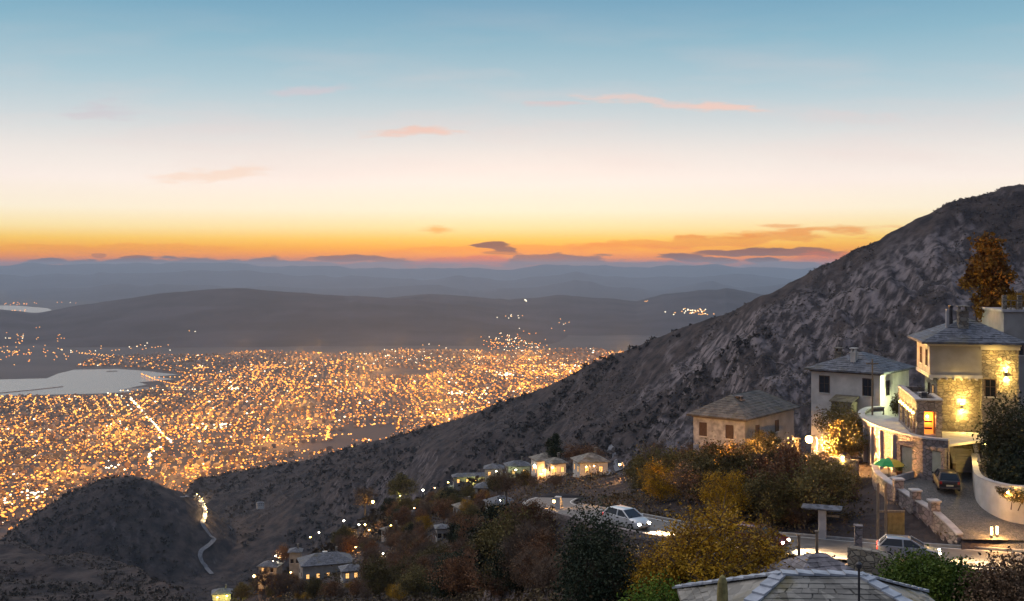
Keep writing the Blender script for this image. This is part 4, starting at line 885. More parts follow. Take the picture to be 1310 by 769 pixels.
tree_at(134,735,752,915,'rust','orange lit autumn tree by the lone lamps on the lower hillside',1,wide=1.3)
tree_at(648,596,640,262,'brown','spreading bare tree over the pale green lit roof edge',1)
tree_at(583,668,702,232,'dark','dark evergreen beside the tiny whitewashed hut',wide=1.0)
scatter([(540,628),(600,624),(655,612),(735,612),(745,655),(705,770),(560,770),(430,770),(470,730),(420,716),(480,668)], 175, ['brown','rust','brown','olive','rust','brown','dark','gold','olive'], (.45,1.1), 2.3, sd=11, ymax=700)
scatter([(300,740),(400,700),(470,655),(560,632),(600,640),(480,720),(455,769),(380,769),(280,769)], 62, ['brown','rust','brown','olive','rust','brown'], (.6,1.2), 3.4, sd=12, ymax=700)
scatter([(300,769),(340,738),(384,750),(470,742),(480,700),(430,690),(560,700),(560,769)], 60, ['brown','rust','brown','olive','gold'], (.3,.6), 1.9, sd=14, ymax=500)
scatter([(800,560),(850,562),(900,582),(1000,600),(1110,600),(1110,675),(1000,682),(880,668),(806,640)], 54, ['olive','brown','olive','rust','gold'], (.45,.95), 2.7, sd=13, ymin=84, ymax=190, grp='trees on the bank behind the road', glabel={'gold':'small golden tree on the bank above the road','rust':'rust brown autumn tree on the bank above the road','brown':'bare brown tree on the bank above the road','olive':'olive green tree on the bank above the road'})
tree_at(338,728,756,325,'brown','bare tree hiding the foot of the small grey cottage',1,wide=1.2); tree_at(352,732,760,322,'rust','rust brown tree hiding the corner of the small grey cottage',2,wide=1.1)
tree_at(392,742,769,300,'olive','olive tree under the near corner of the long lit house',1,wide=1.2); tree_at(425,750,772,290,'brown','bare tree under the front of the long lit house',2,wide=1.3)
# tangle of undergrowth over the slopes: leafy scraps near, whole bushes farther off
M_und = M_leaf('undergrowth_leaves', (.06,.04,.024), (.12,.08,.042), (.18,.14,.055))
rg2 = np.random.default_rng(9)
def cover(name, n, y0, y1, u0, u1, size, per, spread, mat_, ok=None, lift=.3, perlin=True, logy=True, gro=0.0):
    u = rg2.uniform(u0, u1, n); y = np.exp(rg2.uniform(math.log(y0), math.log(y1), n)) if logy else rg2.uniform(y0, y1, n); x = (u-U0)/F*y
    k = np.ones(n, bool)
    if ok is not None: k &= ok(x, y, u)
    if perlin: k &= fbm(x/(y*.08), y/(y1*.06), 71, 3) > rg2.uniform(-.35,.25,n)
    x, y = x[k], y[k]; z = H(x, y); m = len(x)
    s = size*rg2.uniform(.6,1.5,m)*(1+gro*y)
    C = np.repeat(np.stack([x,y,z+lift*s],1), per, 0)+rg2.normal(size=(m*per,3))*np.repeat(s*spread,per)[:,None]*np.array([1,1,.6])
    V, Fq = quads(C, 1.0, rg2); V = (V.reshape(-1,4,3)-C[:,None])*np.repeat(s,per)[:,None,None]+C[:,None]
    me = npmesh(name, V.reshape(-1,3), Fq, mat_); o = link(name, me); tag(o, kind='stuff'); return o
RX = np.array([p.x for p in ROADD]); RY = np.array([p.y for p in ROADD])
def offroad(x, y, u):
    d = np.full(len(x), 1e9)
    for a, b_ in zip(RX, RY): d = np.minimum(d, np.hypot(x-a, y-b_))
    k = (d > 4.2) & ~inside(x, y, COURT)
    for a, b_, r in ((40.5,101,8),(36,96,5),(38,122,7),(28,132,7)): k &= np.hypot(x-a, y-b_) > r
    return k
cover('undergrowth', 52000, 26, 700, 240, 1400, .055, 12, 3.2, M_und, offroad, gro=.012)
M_scr = M_leaf('scrub_leaves', (.05,.042,.036), (.085,.066,.052), (.12,.093,.066))
cover('hillside_scrub', 90000, 880, 2450, -60, 1330, .8, 5, .8, M_scr, lambda x,y,u: fbm(x/60,y/60,71,3) > .0, logy=False, perlin=False)
M_wd = M_leaf('wood_leaves', (.030,.026,.026), (.058,.045,.038), (.085,.062,.045))
cover('valley_woods', 13000, 1000, 2500, -60, 1000, 2.1, 10, .9, M_wd, lambda x,y,u: (fbm(x/110,y/110,73,4) > -.05+sst(650,1000,u)*.4) & ((u < 225) | (u > 290) | (y > 2100)), lift=.8, logy=False, perlin=False)
cover('village_woods', 5000, 380, 880, -60, 760, 1.0, 14, 1.3, M_scr, None, lift=.9)
# lane in the valley
def ribbon(name, uv, w, m, ymin, lift=.6, n=6, kind='structure'):
    pts = [hit(u, v, ymin) for u, v in uv]; pts = dense([p for p in pts if p is not None], n); vs = []; fs = []
    for i, p in enumerate(pts):
        d = (pts[min(i+1,len(pts)-1)]-pts[max(i-1,0)]); d.z = 0; d.normalize(); nn = Vector((-d.y,d.x,0))*w/2
        for s in (-1, 1): q = p+nn*s; vs.append((q.x,q.y,max(float(H(q.x,q.y)), p.z)+lift))
    fs = [(2*i,2*i+2,2*i+3,2*i+1) for i in range(len(pts)-1)]
    mb = MB(); mb.add(vs, fs); o = mb.build(name, m); tag(o, kind=kind); return pts
M_lane = M_noise('pale_asphalt', (.12,.12,.13), (.18,.18,.19), .4, .85, 0)
ribbon('valley_road', [(249,636),(256,642),(261,650),(262.5,658),(261.5,666),(259,672),(263,680),(270,688),(274,694),(266,701),(258,707),(256,714),(259,722),(264,729),(271,736)], 7, M_lane, 1000, 1.8)
ribbon('valley_side_road', [(231,637.5),(240,637),(249,637)], 6, M_lane, 1000, 2.2)
for i, (u, v) in enumerate(((251,636.5),(255,639.5),(258,642),(260.5,646),(262,649),(263.5,653),(264,656),(264,660),(263.5,663),(261.5,669))):  # close row of lamps added so the road's curve glows
    p = hit(u, v+1.5, 1000)
    o = empty('street_lamp', (p.x,p.y,p.z), rnd.uniform(0,6), 'added warm street lamp that makes the curve of the valley road glow', 'street lamp', 'added street lamps along the valley road')
    mb = MB(); mb.tube([(0,0,-2),(0,0,8),(.4,0,8.6),(1.2,0,8.7)], [.14,.1,.08,.06], 6); mb.build('post', M_metal, o)
    mb = MB(); mb.ball((1.2,0,8.55), .5, 0, 6); mb.build('bulb', M_bulb_y, o); pointlight('lamp_light', (1.2,-.7,7.7), 20000, (1,.66,.28), .4, o)
m_ = ribbon('upper_lane', [(765,612),(778,607),(790,603),(800,600)], 5, M_lane, 60, .25)
# small white house in the fields of the valley
simple_house(333,647,1900,12,9,5,R(20),M_plw,M_slate,'lone white farmhouse on the dark slope above the valley road',0,name='farmhouse')
# ------------------------------------------------------------------ road, forecourt
def wbuild(mb, name, mats, base, parent=None, smooth=False):
    b0 = Vector(base); mb.v = [(x-b0.x, y-b0.y, z-b0.z) for x, y, z in mb.v]
    o = mb.build(name, mats, parent, smooth)
    if parent is None: o.location = b0
    return o
M_asph = M_noise('worn_asphalt', (.10,.09,.08), (.17,.15,.13), 1.2, .7, .35, .01)
M_cob = M_stone('cobbles', [(.09,.085,.08),(.15,.14,.125),(.12,.115,.11),(.19,.175,.155)], .16, mortar=(.06,.055,.05), zs=1, bd=.02)
M_cap = M_noise('stone_coping', (.36,.34,.33), (.50,.47,.45), 1.5, .85, .3, .01)
M_wood = M_noise('weathered_timber', (.16,.12,.08), (.28,.21,.14), 3, .8, .3, .01, sc=(4,4,.4))
M_kerb = M_noise('kerb_stone', (.26,.24,.22), (.36,.34,.31), 2, .85, .2, .01)
def rib(name, pts, w, m, dz=0, off=0, kind='structure'):
    vs = []; n = len(pts)
    for i, p in enumerate(pts):
        d = pts[min(i+1,n-1)]-pts[max(i-1,0)]; d.z = 0; d.normalize(); nn = Vector((-d.y,d.x,0))
        for s in (-1, 1): q = p+nn*(off+s*w/2); vs.append((q.x,q.y,p.z+dz))
    mb = MB(); mb.add(vs, [(2*i,2*i+2,2*i+3,2*i+1) for i in range(n-1)]); o = mb.build(name, m); tag(o, kind=kind); return o
rib('road', ROADD, 5.6, M_asph, .02)
M_line = M_noise('road_paint', (.55,.53,.48), (.72,.70,.64), 6, .7, 0)
rib('road_edge_line', ROADD, .12, M_line, .026, -2.5); rib('road_edge_line', ROADD, .12, M_line, .026, 2.5)
mb = MB(); pts = []
def offs(pts, off):
    out = []; n = len(pts)
    for i, p in enumerate(pts):
        d = pts[min(i+1,n-1)]-pts[max(i-1,0)]; d.z = 0; d.normalize(); out.append(p+Vector((-d.y,d.x,0))*off)
    return out
near = offs(ROADD, -3.0); far = offs(ROADD, 3.0)
mb = MB(); mb.strip(far[16:], .22, lambda i: far[16:][i].z-.3, lambda i: far[16:][i].z+.16); o = mb.build('road_kerb', M_kerb); tag(o, kind='structure')
i0 = 30; seg = near[26:52]
mb = MB(); mb.strip(seg, .4, lambda i: seg[i].z-3.2, lambda i: seg[i].z+.35); o = wbuild(mb, 'retaining_wall', M_sto2, seg[0]); tag(o, 'tan stone retaining wall holding up the near edge of the road below the bend', 'wall')
def PC(u, v):                                               # point on the sloping forecourt
    y = 17.8*F/(v-V0)
    if y < 88.03: y = 31.18/((v-V0)/F+.152)
    return Vector(((u-U0)/F*y, y, ZC-(v-V0)/F*y))
CP = [PC(u,v) for u,v in ((1118,604),(1122,616),(1150,637),(1195,666),(1232,690),(1330,692),(1400,675),(1400,600),(1250,596),(1200,592),(1140,596))]
def zc(y): return min(602.2, 600.6+(y-77.5)*.152)
# fine paved sheet following the slope
mb = MB(); xs = np.linspace(28,52,25); ys = np.linspace(76.5,99,24)
vs = []; idx = {}
poly = [(p.x,p.y) for p in CP]
gx2, gy2 = np.meshgrid(xs, ys, indexing='ij')
ins = inside(gx2, gy2, poly)
bm = bmesh.new(); f = bm.faces.new([bm.verts.new((p.x,p.y,0)) for p in CP])
for yv in (80,82,84,86,88,90): 
    bmesh.ops.bisect_plane(bm, geom=bm.verts[:]+bm.edges[:]+bm.faces[:], plane_co=(0,yv,0), plane_no=(0,1,0))
for v_ in bm.verts: v_.co.z = zc(v_.co.y)+.01
bmesh.ops.recalc_face_normals(bm, faces=bm.faces)
me = bpy.data.meshes.new('forecourt_paving'); bm.to_mesh(me); bm.free(); me.materials.append(M_cob)
if me.polygons[0].normal.z < 0: me.flip_normals()
tag(link('forecourt_paving', me), kind='structure')
# sloped apron down to the road
mb = MB(); fe = [p for p in far if 41 < p.x < 60 or p.x*F/p.y+U0 > 1215]; fe = [p for p in far if 1222 < p.x/p.y*F+U0 < 1420]; vs = []
for p in fe:
    q0 = Vector((p.x+.1, p.y-.25, p.z+.03)); q1 = Vector((p.x+1.0, max(p.y+2.2, 78.2), 0)); q1.z = zc(q1.y)+.03; vs += [q0, q1]
mb.add(vs, [(2*i,2*i+2,2*i+3,2*i+1) for i in range(len(fe)-1)]); o = mb.build('forecourt_apron', M_cob); tag(o, kind='structure')
# boundary wall with three piers
WL = [PC(u,v) for u,v in ((1119,606),(1122,616),(1135,627),(1150,637),(1172,652),(1195,666),(1215,679),(1228,687))]
o = empty('boundary_wall', WL[3], 0, 'rubble stone wall with three capped piers along the cobbled forecourt above the road', 'wall')
mb = MB(); mb.strip(WL, .45, lambda i: 598.9, lambda i: WL[i].z+(.75 if i < 6 else .75-.3*(i-5))); wbuild(mb, 'stonework', M_sto2, o.location, o)
mb = MB(); mb.strip(WL, .58, lambda i: WL[i].z+.752-(0 if i < 6 else .3*(i-5)), lambda i: WL[i].z+.84-(0 if i < 6 else .3*(i-5))); wbuild(mb, 'coping', M_cap, o.location, o)
for u, v in ((1149,640),(1171,655),(1195,669)):
    p = PC(u, v-3); mb = MB(); mb.bbox(p.x-.33,p.x+.33,p.y-.33,p.y+.33,p.z-.2,p.z+1.42,.03,0); mb.bbox(p.x-.42,p.x+.42,p.y-.42,p.y+.42,p.z+1.422,p.z+1.55,.03,1); wbuild(mb, 'pier', [M_sto2, M_cap], o.location, o)
mb = MB(); p = PC(1143,662); 
# timber frame with ochre boards set against the foot of the wall
b0 = P(1131,690,80.3); o = empty('timber_frame', b0, 0, 'pair of tall timber posts with ochre boards beside the boundary wall', 'timber frame')
for du in (-.45, .12):
    mb = MB(); mb.bbox(du-.08,du+.08,-.08,.08,-.3,4.1,.01); mb.build('post', M_wood, o)
mb = MB(); mb.box(-.55,1.5,-.10,.04,1.98,2.12); mb.build('rail', M_wood, o)
mb = MB(); 
for k in range(7): mb.box(.24+k*.18,.24+k*.18+.165,-.05,-.01,-.2,1.95)
mb.build('boards', M_noise('ochre_boards', (.22,.14,.04), (.34,.22,.07), 3, .8, .2, .01), o)

# curved white planter wall on the other side of the forecourt
PW = dense([PC(u,v) for u,v in ((1246,604),(1248,622),(1252,641),(1266,655),(1290,666),(1318,671),(1350,672))], 5)
o = empty('planter_wall', PW[12], 0, 'curved white rendered planter wall beside the forecourt under a dark tree', 'wall')
mb = MB(); mb.strip(PW, .35, lambda i: PW[i].z-.3, lambda i: 603.75); wbuild(mb, 'wall', M_plw, o.location, o)
mb = MB(); mb.strip(PW, .45, lambda i: 603.752, lambda i: 603.84); wbuild(mb, 'coping', M_cap, o.location, o)
bl = P(1289,629,80.2); mb = MB(); mb.lathe([(.04,.16),(.13,.12),(.15,0),(.05,-.02)], (0,0,0), 10); l = wbuild(mb, 'wall_lamp', M_metal, (0,0,0)); l.location = bl; l['label'] = 'small down light glowing on the curved white planter wall'; l['category'] = 'wall lamp'
mb = MB(); mb.ball((0,0,-.05), .09, 0, 6); mb.build('bulb', M_bulb_o, l, True); pointlight('lamp_light', (0,-.25,-.1), 420, OC, .08, l)

# ------------------------------------------------------------------ stone house with the lamps
HB = Vector((36.9, 97, 602.2)); HR = R(-12)
ho = empty('stone_house', HB, HR, 'tall stone house with jettied plaster room, slate hip roof and lit wall lamps', 'house')
mb = MB(); mb.box(.72,4.28,.62,7.5,-.6,7.9); mb.box(4.3,7.3,0,7.5,-.6,10.75); mb.build('stone_wall', M_sto, ho)
mb = MB(); mb.box(0,4.296,.0,7.5,8.2,10.75); mb.box(-.02,4.297,-.04,.0,10.35,10.75); mb.build('upper_room', M_plg, ho)
mb = MB(); mb.box(-.1,4.35,-.1,7.4,7.92,8.19); 
for k in range(7): mb.box(.1+k*.62,.24+k*.62,-.22,.7,7.74,7.915)
mb.build('jetty_beam', M_plw, ho)
mb = MB(); mb.box(-.25,7.5,-.25,7.7,10.752,10.92); mb.box(4.2,7.42,-.12,-.002,10.45,10.75); mb.build('cornice', M_plw, ho)
mb = MB(); hip(mb, 0, 7.3, 0, 7.5, 11.06, 2.0, .75, ridge=.5); slates_courses(mb, 0, 7.3, 0, 7.5, 11.06, 2.0, .75, 12); rf = mb.build('roof', M_slate, ho)
mb = MB(); chimney(mb, 3.1, 2.0, 11.3, 13.7, .85); rf2 = mb.build('chimney', M_sto, rf)
mb = MB(); mb.tube([(2.3,3.2,11.4),(2.3,3.2,14.0),(2.3,3.2,14.2)], [.18,.18,.24], 8); mb.build('flue', M_metal, rf)
mb = MB(); mb.tube([(1.9,2.6,11.4),(1.9,2.6,13.9)], .16, 8); mb.build('flue', M_cap, rf)
window(ho, 5.0, 0, 7.1, .8, 1.45, 'y', -1)
window(ho, 0, 1.6, 9.55, .75, 1.4, 'x', -1)
window(ho, 0, 4.8, 9.55, .75, 1.4, 'x', -1)
window(ho, .72, 2.6, 6.2, .7, 1.5, 'x', -1, lit=True)
window(ho, .72, 5.0, 6.2, .7, 1.5, 'x', -1, lit=False)
def updown(parent, x, y, z, e, nm='up_down_lamp'):
    mb = MB(); mb.box(x-.09,x+.09,y-.2,y-.01,z-.05,z+.05); mb.lathe([(.07,.05),(.10,.2)], (x,y-.16,z), 8); mb.lathe([(.10,-.2),(.07,-.05)], (x,y-.16,z), 8); l = mb.build(nm, M_metal, parent)
    mb = MB(); mb.ball((x,y-.16,z+.22), .1, 0, 6); mb.ball((x,y-.16,z-.22), .1, 0, 6); mb.build('bulb', M_bulb_y, l, True)
    for s in (1, -1):
        q = pointlight('lamp_light', (x, y-.22, z+s*.3), e, YC, .06, parent); 
        q2 = pointlight('lamp_light', (x, y-.2, z+s*.3), e*2.2, YC, .05, parent, (105, (0,.35,s)))
updown(ho, 6.25, 0, 8.35, 380); updown(ho, 2.75, .62, 5.35, 420)
# lit strip under the jetty
pointlight('lamp_light', (2.4,-.45,7.3), 170, YC, .1, ho); pointlight('lamp_light', (5.2,-.6,10.0), 60, YC, .1, ho)
# gallery wing with lit openings and roof terrace
MBw = MB()
gx0, gx1, gy0, gy1 = -1.75, .3, -4.4, 6.5
go_ = empty('gallery_wing', HB, HR, 'low stone gallery wing with lit openings, orange glowing doorway and white capped roof terrace', 'building')
w_ = .35; n_op = 6; ys_ = [gy0+.9+i*(gy1-gy0-1.2)/n_op for i in range(n_op+1)]
m1 = MB(); m1.box(gx0,gx0+w_,gy0,gy1,5.55,6.4)                               # band over the openings
m1.box(gx0,gx0+w_,gy0,gy0+.6,3.4,5.548)
for i in range(n_op): m1.box(gx0,gx0+w_,ys_[i]+1.05,ys_[i+1]-.0 if i < n_op-1 else gy1,3.4,5.548)
m1.box(gx0,gx0+w_,gy0+.61,gy1,2.6,3.398)
m1.box(gx0+w_+.002,-1.12,gy0,gy0+w_,2.6,6.4); m1.box(-.18,gx1,gy0,gy0+w_,2.6,6.4); m1.box(-1.118,-.182,gy0,gy0+w_,5.45,6.4)
m1.box(gx1-w_,gx1,gy0+w_+.002,.6,2.6,6.4); m1.box(gx0,gx1,gy1+.002,gy1+.3,2.6,6.4)
m1.build('stone_wall', M_sto2, go_)
m1 = MB(); m1.box(gx0+w_+.003,gx1-w_-.003,gy0+w_+.003,gy1-.003,5.7,5.85); m1.build('ceiling', M_plw, go_)
m1 = MB(); m1.box(gx0+w_+.003,gx1-w_-.003,gy0+w_+.003,gy1-.003,3.2,3.38); m1.build('floor_slab', M_cap, go_)
m1 = MB(); m1.box(-.55,-.45,gy0+1.6,gy1-.01,3.39,5.69); m1.build('inner_wall', M_noise('warm_plaster', (.5,.33,.16), (.6,.4,.2), 1, .9, 0), go_)
m1 = MB(); m1.box(gx0-.12,gx0+w_+.1,gy0-.12,gy1,6.402,6.52); m1.box(gx0+w_+.101,gx1+.1,gy0-.12,gy0+w_+.1,6.402,6.52); m1.box(gx1-.3,gx1+.1,gy0+w_+.101,gy0+w_+.15+4.2,6.402,6.52); m1.build('parapet_coping', M_cap, go_)
m1 = MB(); m1.box(gx0+w_+.003,gx1-w_-.003,gy0+w_+.003,gy1-.003,5.86,5.95); m1.build('roof_terrace', M_slate, go_)
for i in range(3): pointlight('lamp_light', (-1.2,gy0+2.6+i*3.4,5.2), 150, YC, .08, go_)
pointlight('lamp_light', (-.65,gy0+1.1,4.7), 190, (1,.32,.07), .12, go_)
for i in range(n_op):
    m1 = MB(); m1.ball((gx0-.08,ys_[i]+.55,5.15), .11, 0, 6); m1.build('lantern', M_bulb_y, go_, True)
m1 = MB(); m1.box(-1.1,-.2,gy0+1.3,gy0+1.36,3.4,5.44); m1.build('glowing_door', M_emit('orange_lit_glass', (1,.27,.04), 1.3), go_)
m1 = MB(); m1.ball((-.75,gy0+.9,4.95), .12, 0, 6); m1.build('lantern', M_bulb_y, go_, True)
for zq in (4.55, 3.95):
    m1 = MB(); m1.bbox(-.95,-.35,gy0+.8,gy0+1.1,zq-.1,zq+.05,.02); m1.build('red_shelf', M_noise('red_cloth', (.3,.02,.01), (.45,.05,.02), 3, .8, 0), go_)
# white table and chairs on the roof terrace
def table_set():
    t = empty('terrace_table', Matrix.Translation(HB) @ Matrix.Rotation(HR,4,'Z') @ Vector((-.75,-1.0,5.96)), HR, 'small round white table on the roof terrace of the gallery wing', 'table')
    m = MB(); m.lathe([(.45,.72),(.47,.74),(.45,.76)], n=16); m.build('table_top', M_cap, t); m = MB(); m.lathe([(.25,0),(.05,.05),(.04,.715)], n=8); m.build('pedestal', M_metal, t)
    for k, (dx, dy, rz, lab) in enumerate(((-.05,-1.0,0,'dark chair on the roof terrace in front of the round white table'),(.1,1.0,math.pi,'dark chair on the roof terrace behind the round white table'))):
        p = t.matrix_basis @ Vector((dx,dy,0)); c = empty('terrace_chair', p, HR+rz, lab, 'chair')
        m = MB(); m.bbox(-.22,.22,-.22,.22,.42,.46,.01); m.build('seat', M_metal, c); m = MB(); m.box(-.22,.22,-.24,-.21,.5,.9); m.build('backrest', M_metal, c)
        for a in (-1,1):
            for b_ in (-1,1): m = MB(); m.tube([(a*.19,b_*.19,0),(a*.19,b_*.19,.415)], .018, 5); m.build('leg', M_metal, c)
table_set()
# curved terrace in front of the wing
def PT(u, v, z): return PZ(u, v, z)
TC_ = dense([PT(u,v,605.75) for u,v in ((1130,520),(1112,521),(1102,527),(1107,534.5),(1120,541.5),(1140,548.5),(1160,554),(1182,558.5),(1214,561.5))], 5)
to = empty('curved_terrace', TC_[20], 0, 'curved stone terrace with a pale coping and a wide garage opening beneath it', 'terrace')
mb = MB(); mb.strip(TC_, .4, lambda i: 600.2, lambda i: 605.6); wbuild(mb, 'terrace_wall', M_sto2, to.location, to)
mb = MB(); mb.strip(TC_, .62, lambda i: 605.602, lambda i: 605.75); wbuild(mb, 'coping', M_cap, to.location, to)
fl = [p for p in TC_]+[Vector((39.6,92.6,0)), Vector((42,96.5,0)), Vector((38.5,106,0)), Vector((36.5,108.5,0))]
mb = MB(); mb.prism([(p.x,p.y) for p in fl], 605.1, 605.3); wbuild(mb, 'terrace_floor', M_cap, to.location, to)
nn_ = offs(TC_, -.32 if (offs(TC_, -.3)[20].y < TC_[20].y) else .32)
for k in (14,17,20,23,27):
    p = nn_[k]; mb = MB(); mb.bbox(p.x-.16,p.x+.16,p.y-.12,p.y+.12,601.5,605.4,.03); wbuild(mb, 'pilaster', M_cap, to.location, to)
pA, pB = nn_[-12], nn_[-1]; dAB = (pB-pA); dAB.z = 0; ang = math.atan2(dAB.y, dAB.x); L_ = dAB.length; cM = (pA+pB)/2; nv = Vector((dAB.y,-dAB.x,0)).normalized(); nv = nv if nv.y < 0 else -nv; cM += nv*.30
mb = MB(); mb.obox((cM.x,cM.y,603.4), (L_*.82,.1,2.5), ang); wbuild(mb, 'garage_door', M_noise('olive_door', (.36,.34,.24), (.46,.43,.32), 2, .8, 0), to.location, to)
mb = MB(); mb.obox((cM.x,cM.y,604.9), (L_*1.02,.4,.3), ang)
for s in (-1,1): mb.obox((cM.x+math.cos(ang)*s*L_*.46,cM.y+math.sin(ang)*s*L_*.46,603.4), (.32,.3,2.7), ang)
wbuild(mb, 'garage_surround', M_sto2, to.location, to)
# outside stair
so_ = empty('stone_stairs', PC(1236,604), R(-14), 'flight of lit stone steps climbing beside the tall stone house', 'stairs')
for k in range(14):
    m = MB(); m.box(-.85,.85,k*.3-.2,k*.3+.16,-.3,(k+1)*.185); m.build('step', M_cap, so_)
m = MB(); m.box(-.85,.85,13*.3+.162,13*.3+1.6,-.3,14*.185); m.build('landing', M_cap, so_)
for s in (-1, 1):
    m = MB(); x0, x1 = sorted((s*.87, s*1.12)); m.add([(x0,-.3,-.2),(x1,-.3,-.2),(x1,-.3,.75),(x0,-.3,.75),(x0,4.3,-.2),(x1,4.3,-.2),(x1,4.3,3.35),(x0,4.3,3.35)], [(0,1,2,3),(7,6,5,4),(0,4,5,1),(1,5,6,2),(2,6,7,3),(3,7,4,0)]); m.build('side_wall', M_sto2, so_)
    m = MB(); x0 -= .05; x1 += .05; m.add([(x0,-.35,.76),(x1,-.35,.76),(x1,-.35,.86),(x0,-.35,.86),(x0,4.3,3.36),(x1,4.3,3.36),(x1,4.3,3.47),(x0,4.3,3.47)], [(0,1,2,3),(7,6,5,4),(0,4,5,1),(1,5,6,2),(2,6,7,3),(3,7,4,0)]); m.build('coping', M_cap, so_)
q = P(1259,567,90.5); m = MB(); m.lathe([(.03,.25),(.14,.16),(.14,.1),(.11,-.12),(.04,-.16)], (0,0,0), 8); m.tube([(0,0,.1),(0,.9,.15)], .03, 5); l = m.build('wall_lamp', M_metal); l.location = q; tag(l, 'yellow lantern among dark leaves beside the stone stairs', 'wall lamp')
m = MB(); m.ball((0,-.13,0), .12, 0, 6); m.build('bulb', M_bulb_y, l, True); pointlight('lamp_light', (-.3,-.4,.1), 520, YC, .1, l)
# neighbouring building behind, with balustraded roof terrace
nb = empty('plastered_building', P(1284,560,106), R(-8), 'plain grey plastered building with a railed roof garden rising behind the stone house', 'building')
nb.location.z = 602; top = (ZC-(399-V0)/F*106)-602
m = MB(); m.box(0,12,0,9,-1,top); m.build('wall', M_plg, nb)
m = MB(); m.box(-.2,12.2,-.2,9.2,top+.002,top+.22); m.build('cornice', M_cap, nb)
m = MB()
for k in range(25): m.box(-1.5+.12+k*.5,-1.5+.2+k*.5,-.06,.02,top+.222,top+1.05) if k*.5 > 1.5 else None
m.box(-.1,12,-.08,.04,top+1.052,top+1.14); m.box(-.1,12,-.07,.03,top+.55,top+.6); m.build('railing', M_wood, nb)
for k in (0, 1.4, 4.0): 
    m = MB(); m.bbox(k,k+.4,.3,.7,top+.222,top+1.6,.03); m.build('stone_pot', M_sto, nb)
window(nb, 1.4, 0, top-3.6, .7, 1.1, 'y', -1); window(nb, 4.4, 0, top-3.6, .7, 1.1, 'y', -1)
for k,(u,vt,vb) in enumerate(((1288,376,398),(1300,380,398),(1308,372,398))):
    o = place(('gold',k%2), P(u,vb,107.5), (vb-vt)/F*107.5/5.6, ['small golden plant on the roof garden nearest the chimney','middle golden plant on the roof garden','taller golden plant at the end of the roof garden'][k], 'plant')
# tall orange tree behind the stone house
TP_[('orange',0)] = make_tree('poplar_tree', 555, 18.5, 2.35, 10.2, 80, 190, .2, 'orange', 'column', .2, 2, .10); tt = TP_[('orange',0)]
tt.location = (P(1264,400,114).x, 114, ZC-(307-V0)/F*114-18.5); tag(tt, 'tall orange leaved tree with a bushy crown rising behind the stone house roof', 'tree')

# ------------------------------------------------------------------ two older houses behind
def corner_house(name, base, al, L1, L2, h, wall, roofm, label, rise, ov=.6, found=6):
    """local x runs along the face turned to the sunset (length L1, towards -x), local y along the other face"""
    o = empty(name, base, -al, label, 'house')
    m = MB(); m.box(-L1,0,0,L2,-found,h); m.build('wall', wall, o)
    m = MB(); m.box(-L1-.15,.15,-.15,L2+.15,h+.002,h+.14); m.build('eaves_board', M_frame, o)
    m = MB(); hip(m,-L1,0,0,L2,h+.27,rise,ov); slates_courses(m,-L1,0,0,L2,h+.27,rise,ov,10); rf = m.build('roof', roofm, o)
    return o, rf
wb = P(1126,478,114); wh, rf = corner_house('white_house', (wb.x,wb.y,wb.z-4.3), R(40), 7.6, 8.2, 4.1, M_plw, M_slate, 'white rendered house with a grey slate roof and one side washed in pale green light', 1.75)
for x, n_ in ((-6.1,1),(-1.3,1)): window(wh, x, 0, 2.75, 1.0, 1.75, 'y', -1)
window(wh, 0, 2.0, 2.6, .8, 1.5, 'x', 1)
m = MB(); chimney(m, -6.0, 3.5, 4.6, 6.0, .7); m.build('chimney', M_sto, rf); m = MB(); chimney(m, -3.5, 1.6, 4.6, 6.2, .55); m.build('chimney', M_plw, rf)
m = MB(); m.box(-4.6,-2.4,-1.6,-.03,.2,1.2); m.add([(-4.8,-1.8,1.21),(-2.2,-1.8,1.21),(-2.2,-.02,1.7),(-4.8,-.02,1.7),(-4.8,-1.8,1.3),(-2.2,-1.8,1.3),(-2.2,-.02,1.8),(-4.8,-.02,1.8)], [(3,2,1,0),(4,5,6,7),(0,1,5,4),(1,2,6,5),(3,0,4,7)]); m.build('lean_to', M_slate2, wh)
gl = wh.matrix_basis
q = P(1152,495,113.2); l = MB(); l.lathe([(.05,.2),(.16,.1),(.16,0)], (0,0,0), 8); lo = l.build('wall_lamp', M_metal); lo.location = q; tag(lo, 'bright white lamp shining on the pale green side of the white house', 'wall lamp')
l = MB(); l.ball((0,0,-.08), .17, 0, 6); l.build('bulb', M_bulb_w, lo, True); pointlight('lamp_light', (.1,-.5,-.1), 1500, (.88,1,.50), .12, lo)
ob = P(953,537,125); oh, rf = corner_house('old_stone_house', (ob.x,ob.y,ob.z-3.9), R(38), 6.6, 13.5, 3.7, M_plg, M_roof('dark_mossy_slate', (.06,.05,.04), (.13,.11,.085), (.09,.07,.03), 1.8), 'old shuttered house with flaking white wall and a mossy stone roof behind bushes', 2.2)
m = MB(); m.box(-6.58,-.02,-.025,-.002,-2,3.6); m.build('whitewash', M_noise('flaking_whitewash', (.22,.21,.21), (.46,.44,.42), 1.4, .9, .2, .01), oh)
for x in (-5.3,-1.9): window(oh, x, -.026, 2.3, .8, 1.5, 'y', -1, glassm=M_frame)
for y in (3.2, 8.5): window(oh, 0, y, 2.2, .8, 1.3, 'x', 1, glassm=M_frame)
m = MB(); chimney(m, -2.4, 3.6, 4.2, 5.6, .7); m.build('chimney', M_sto2, rf)
pp = P(1116,522,108); pl = MB(); pl.tube([(0,0,-3),(0,0,4.8)], [.10,.07], 6); pl.box(-.6,.6,-.04,.04,4.3,4.42); po = pl.build('utility_pole', M_wood); po.location = pp; tag(po, 'pale utility pole in front of the white house', 'pole')
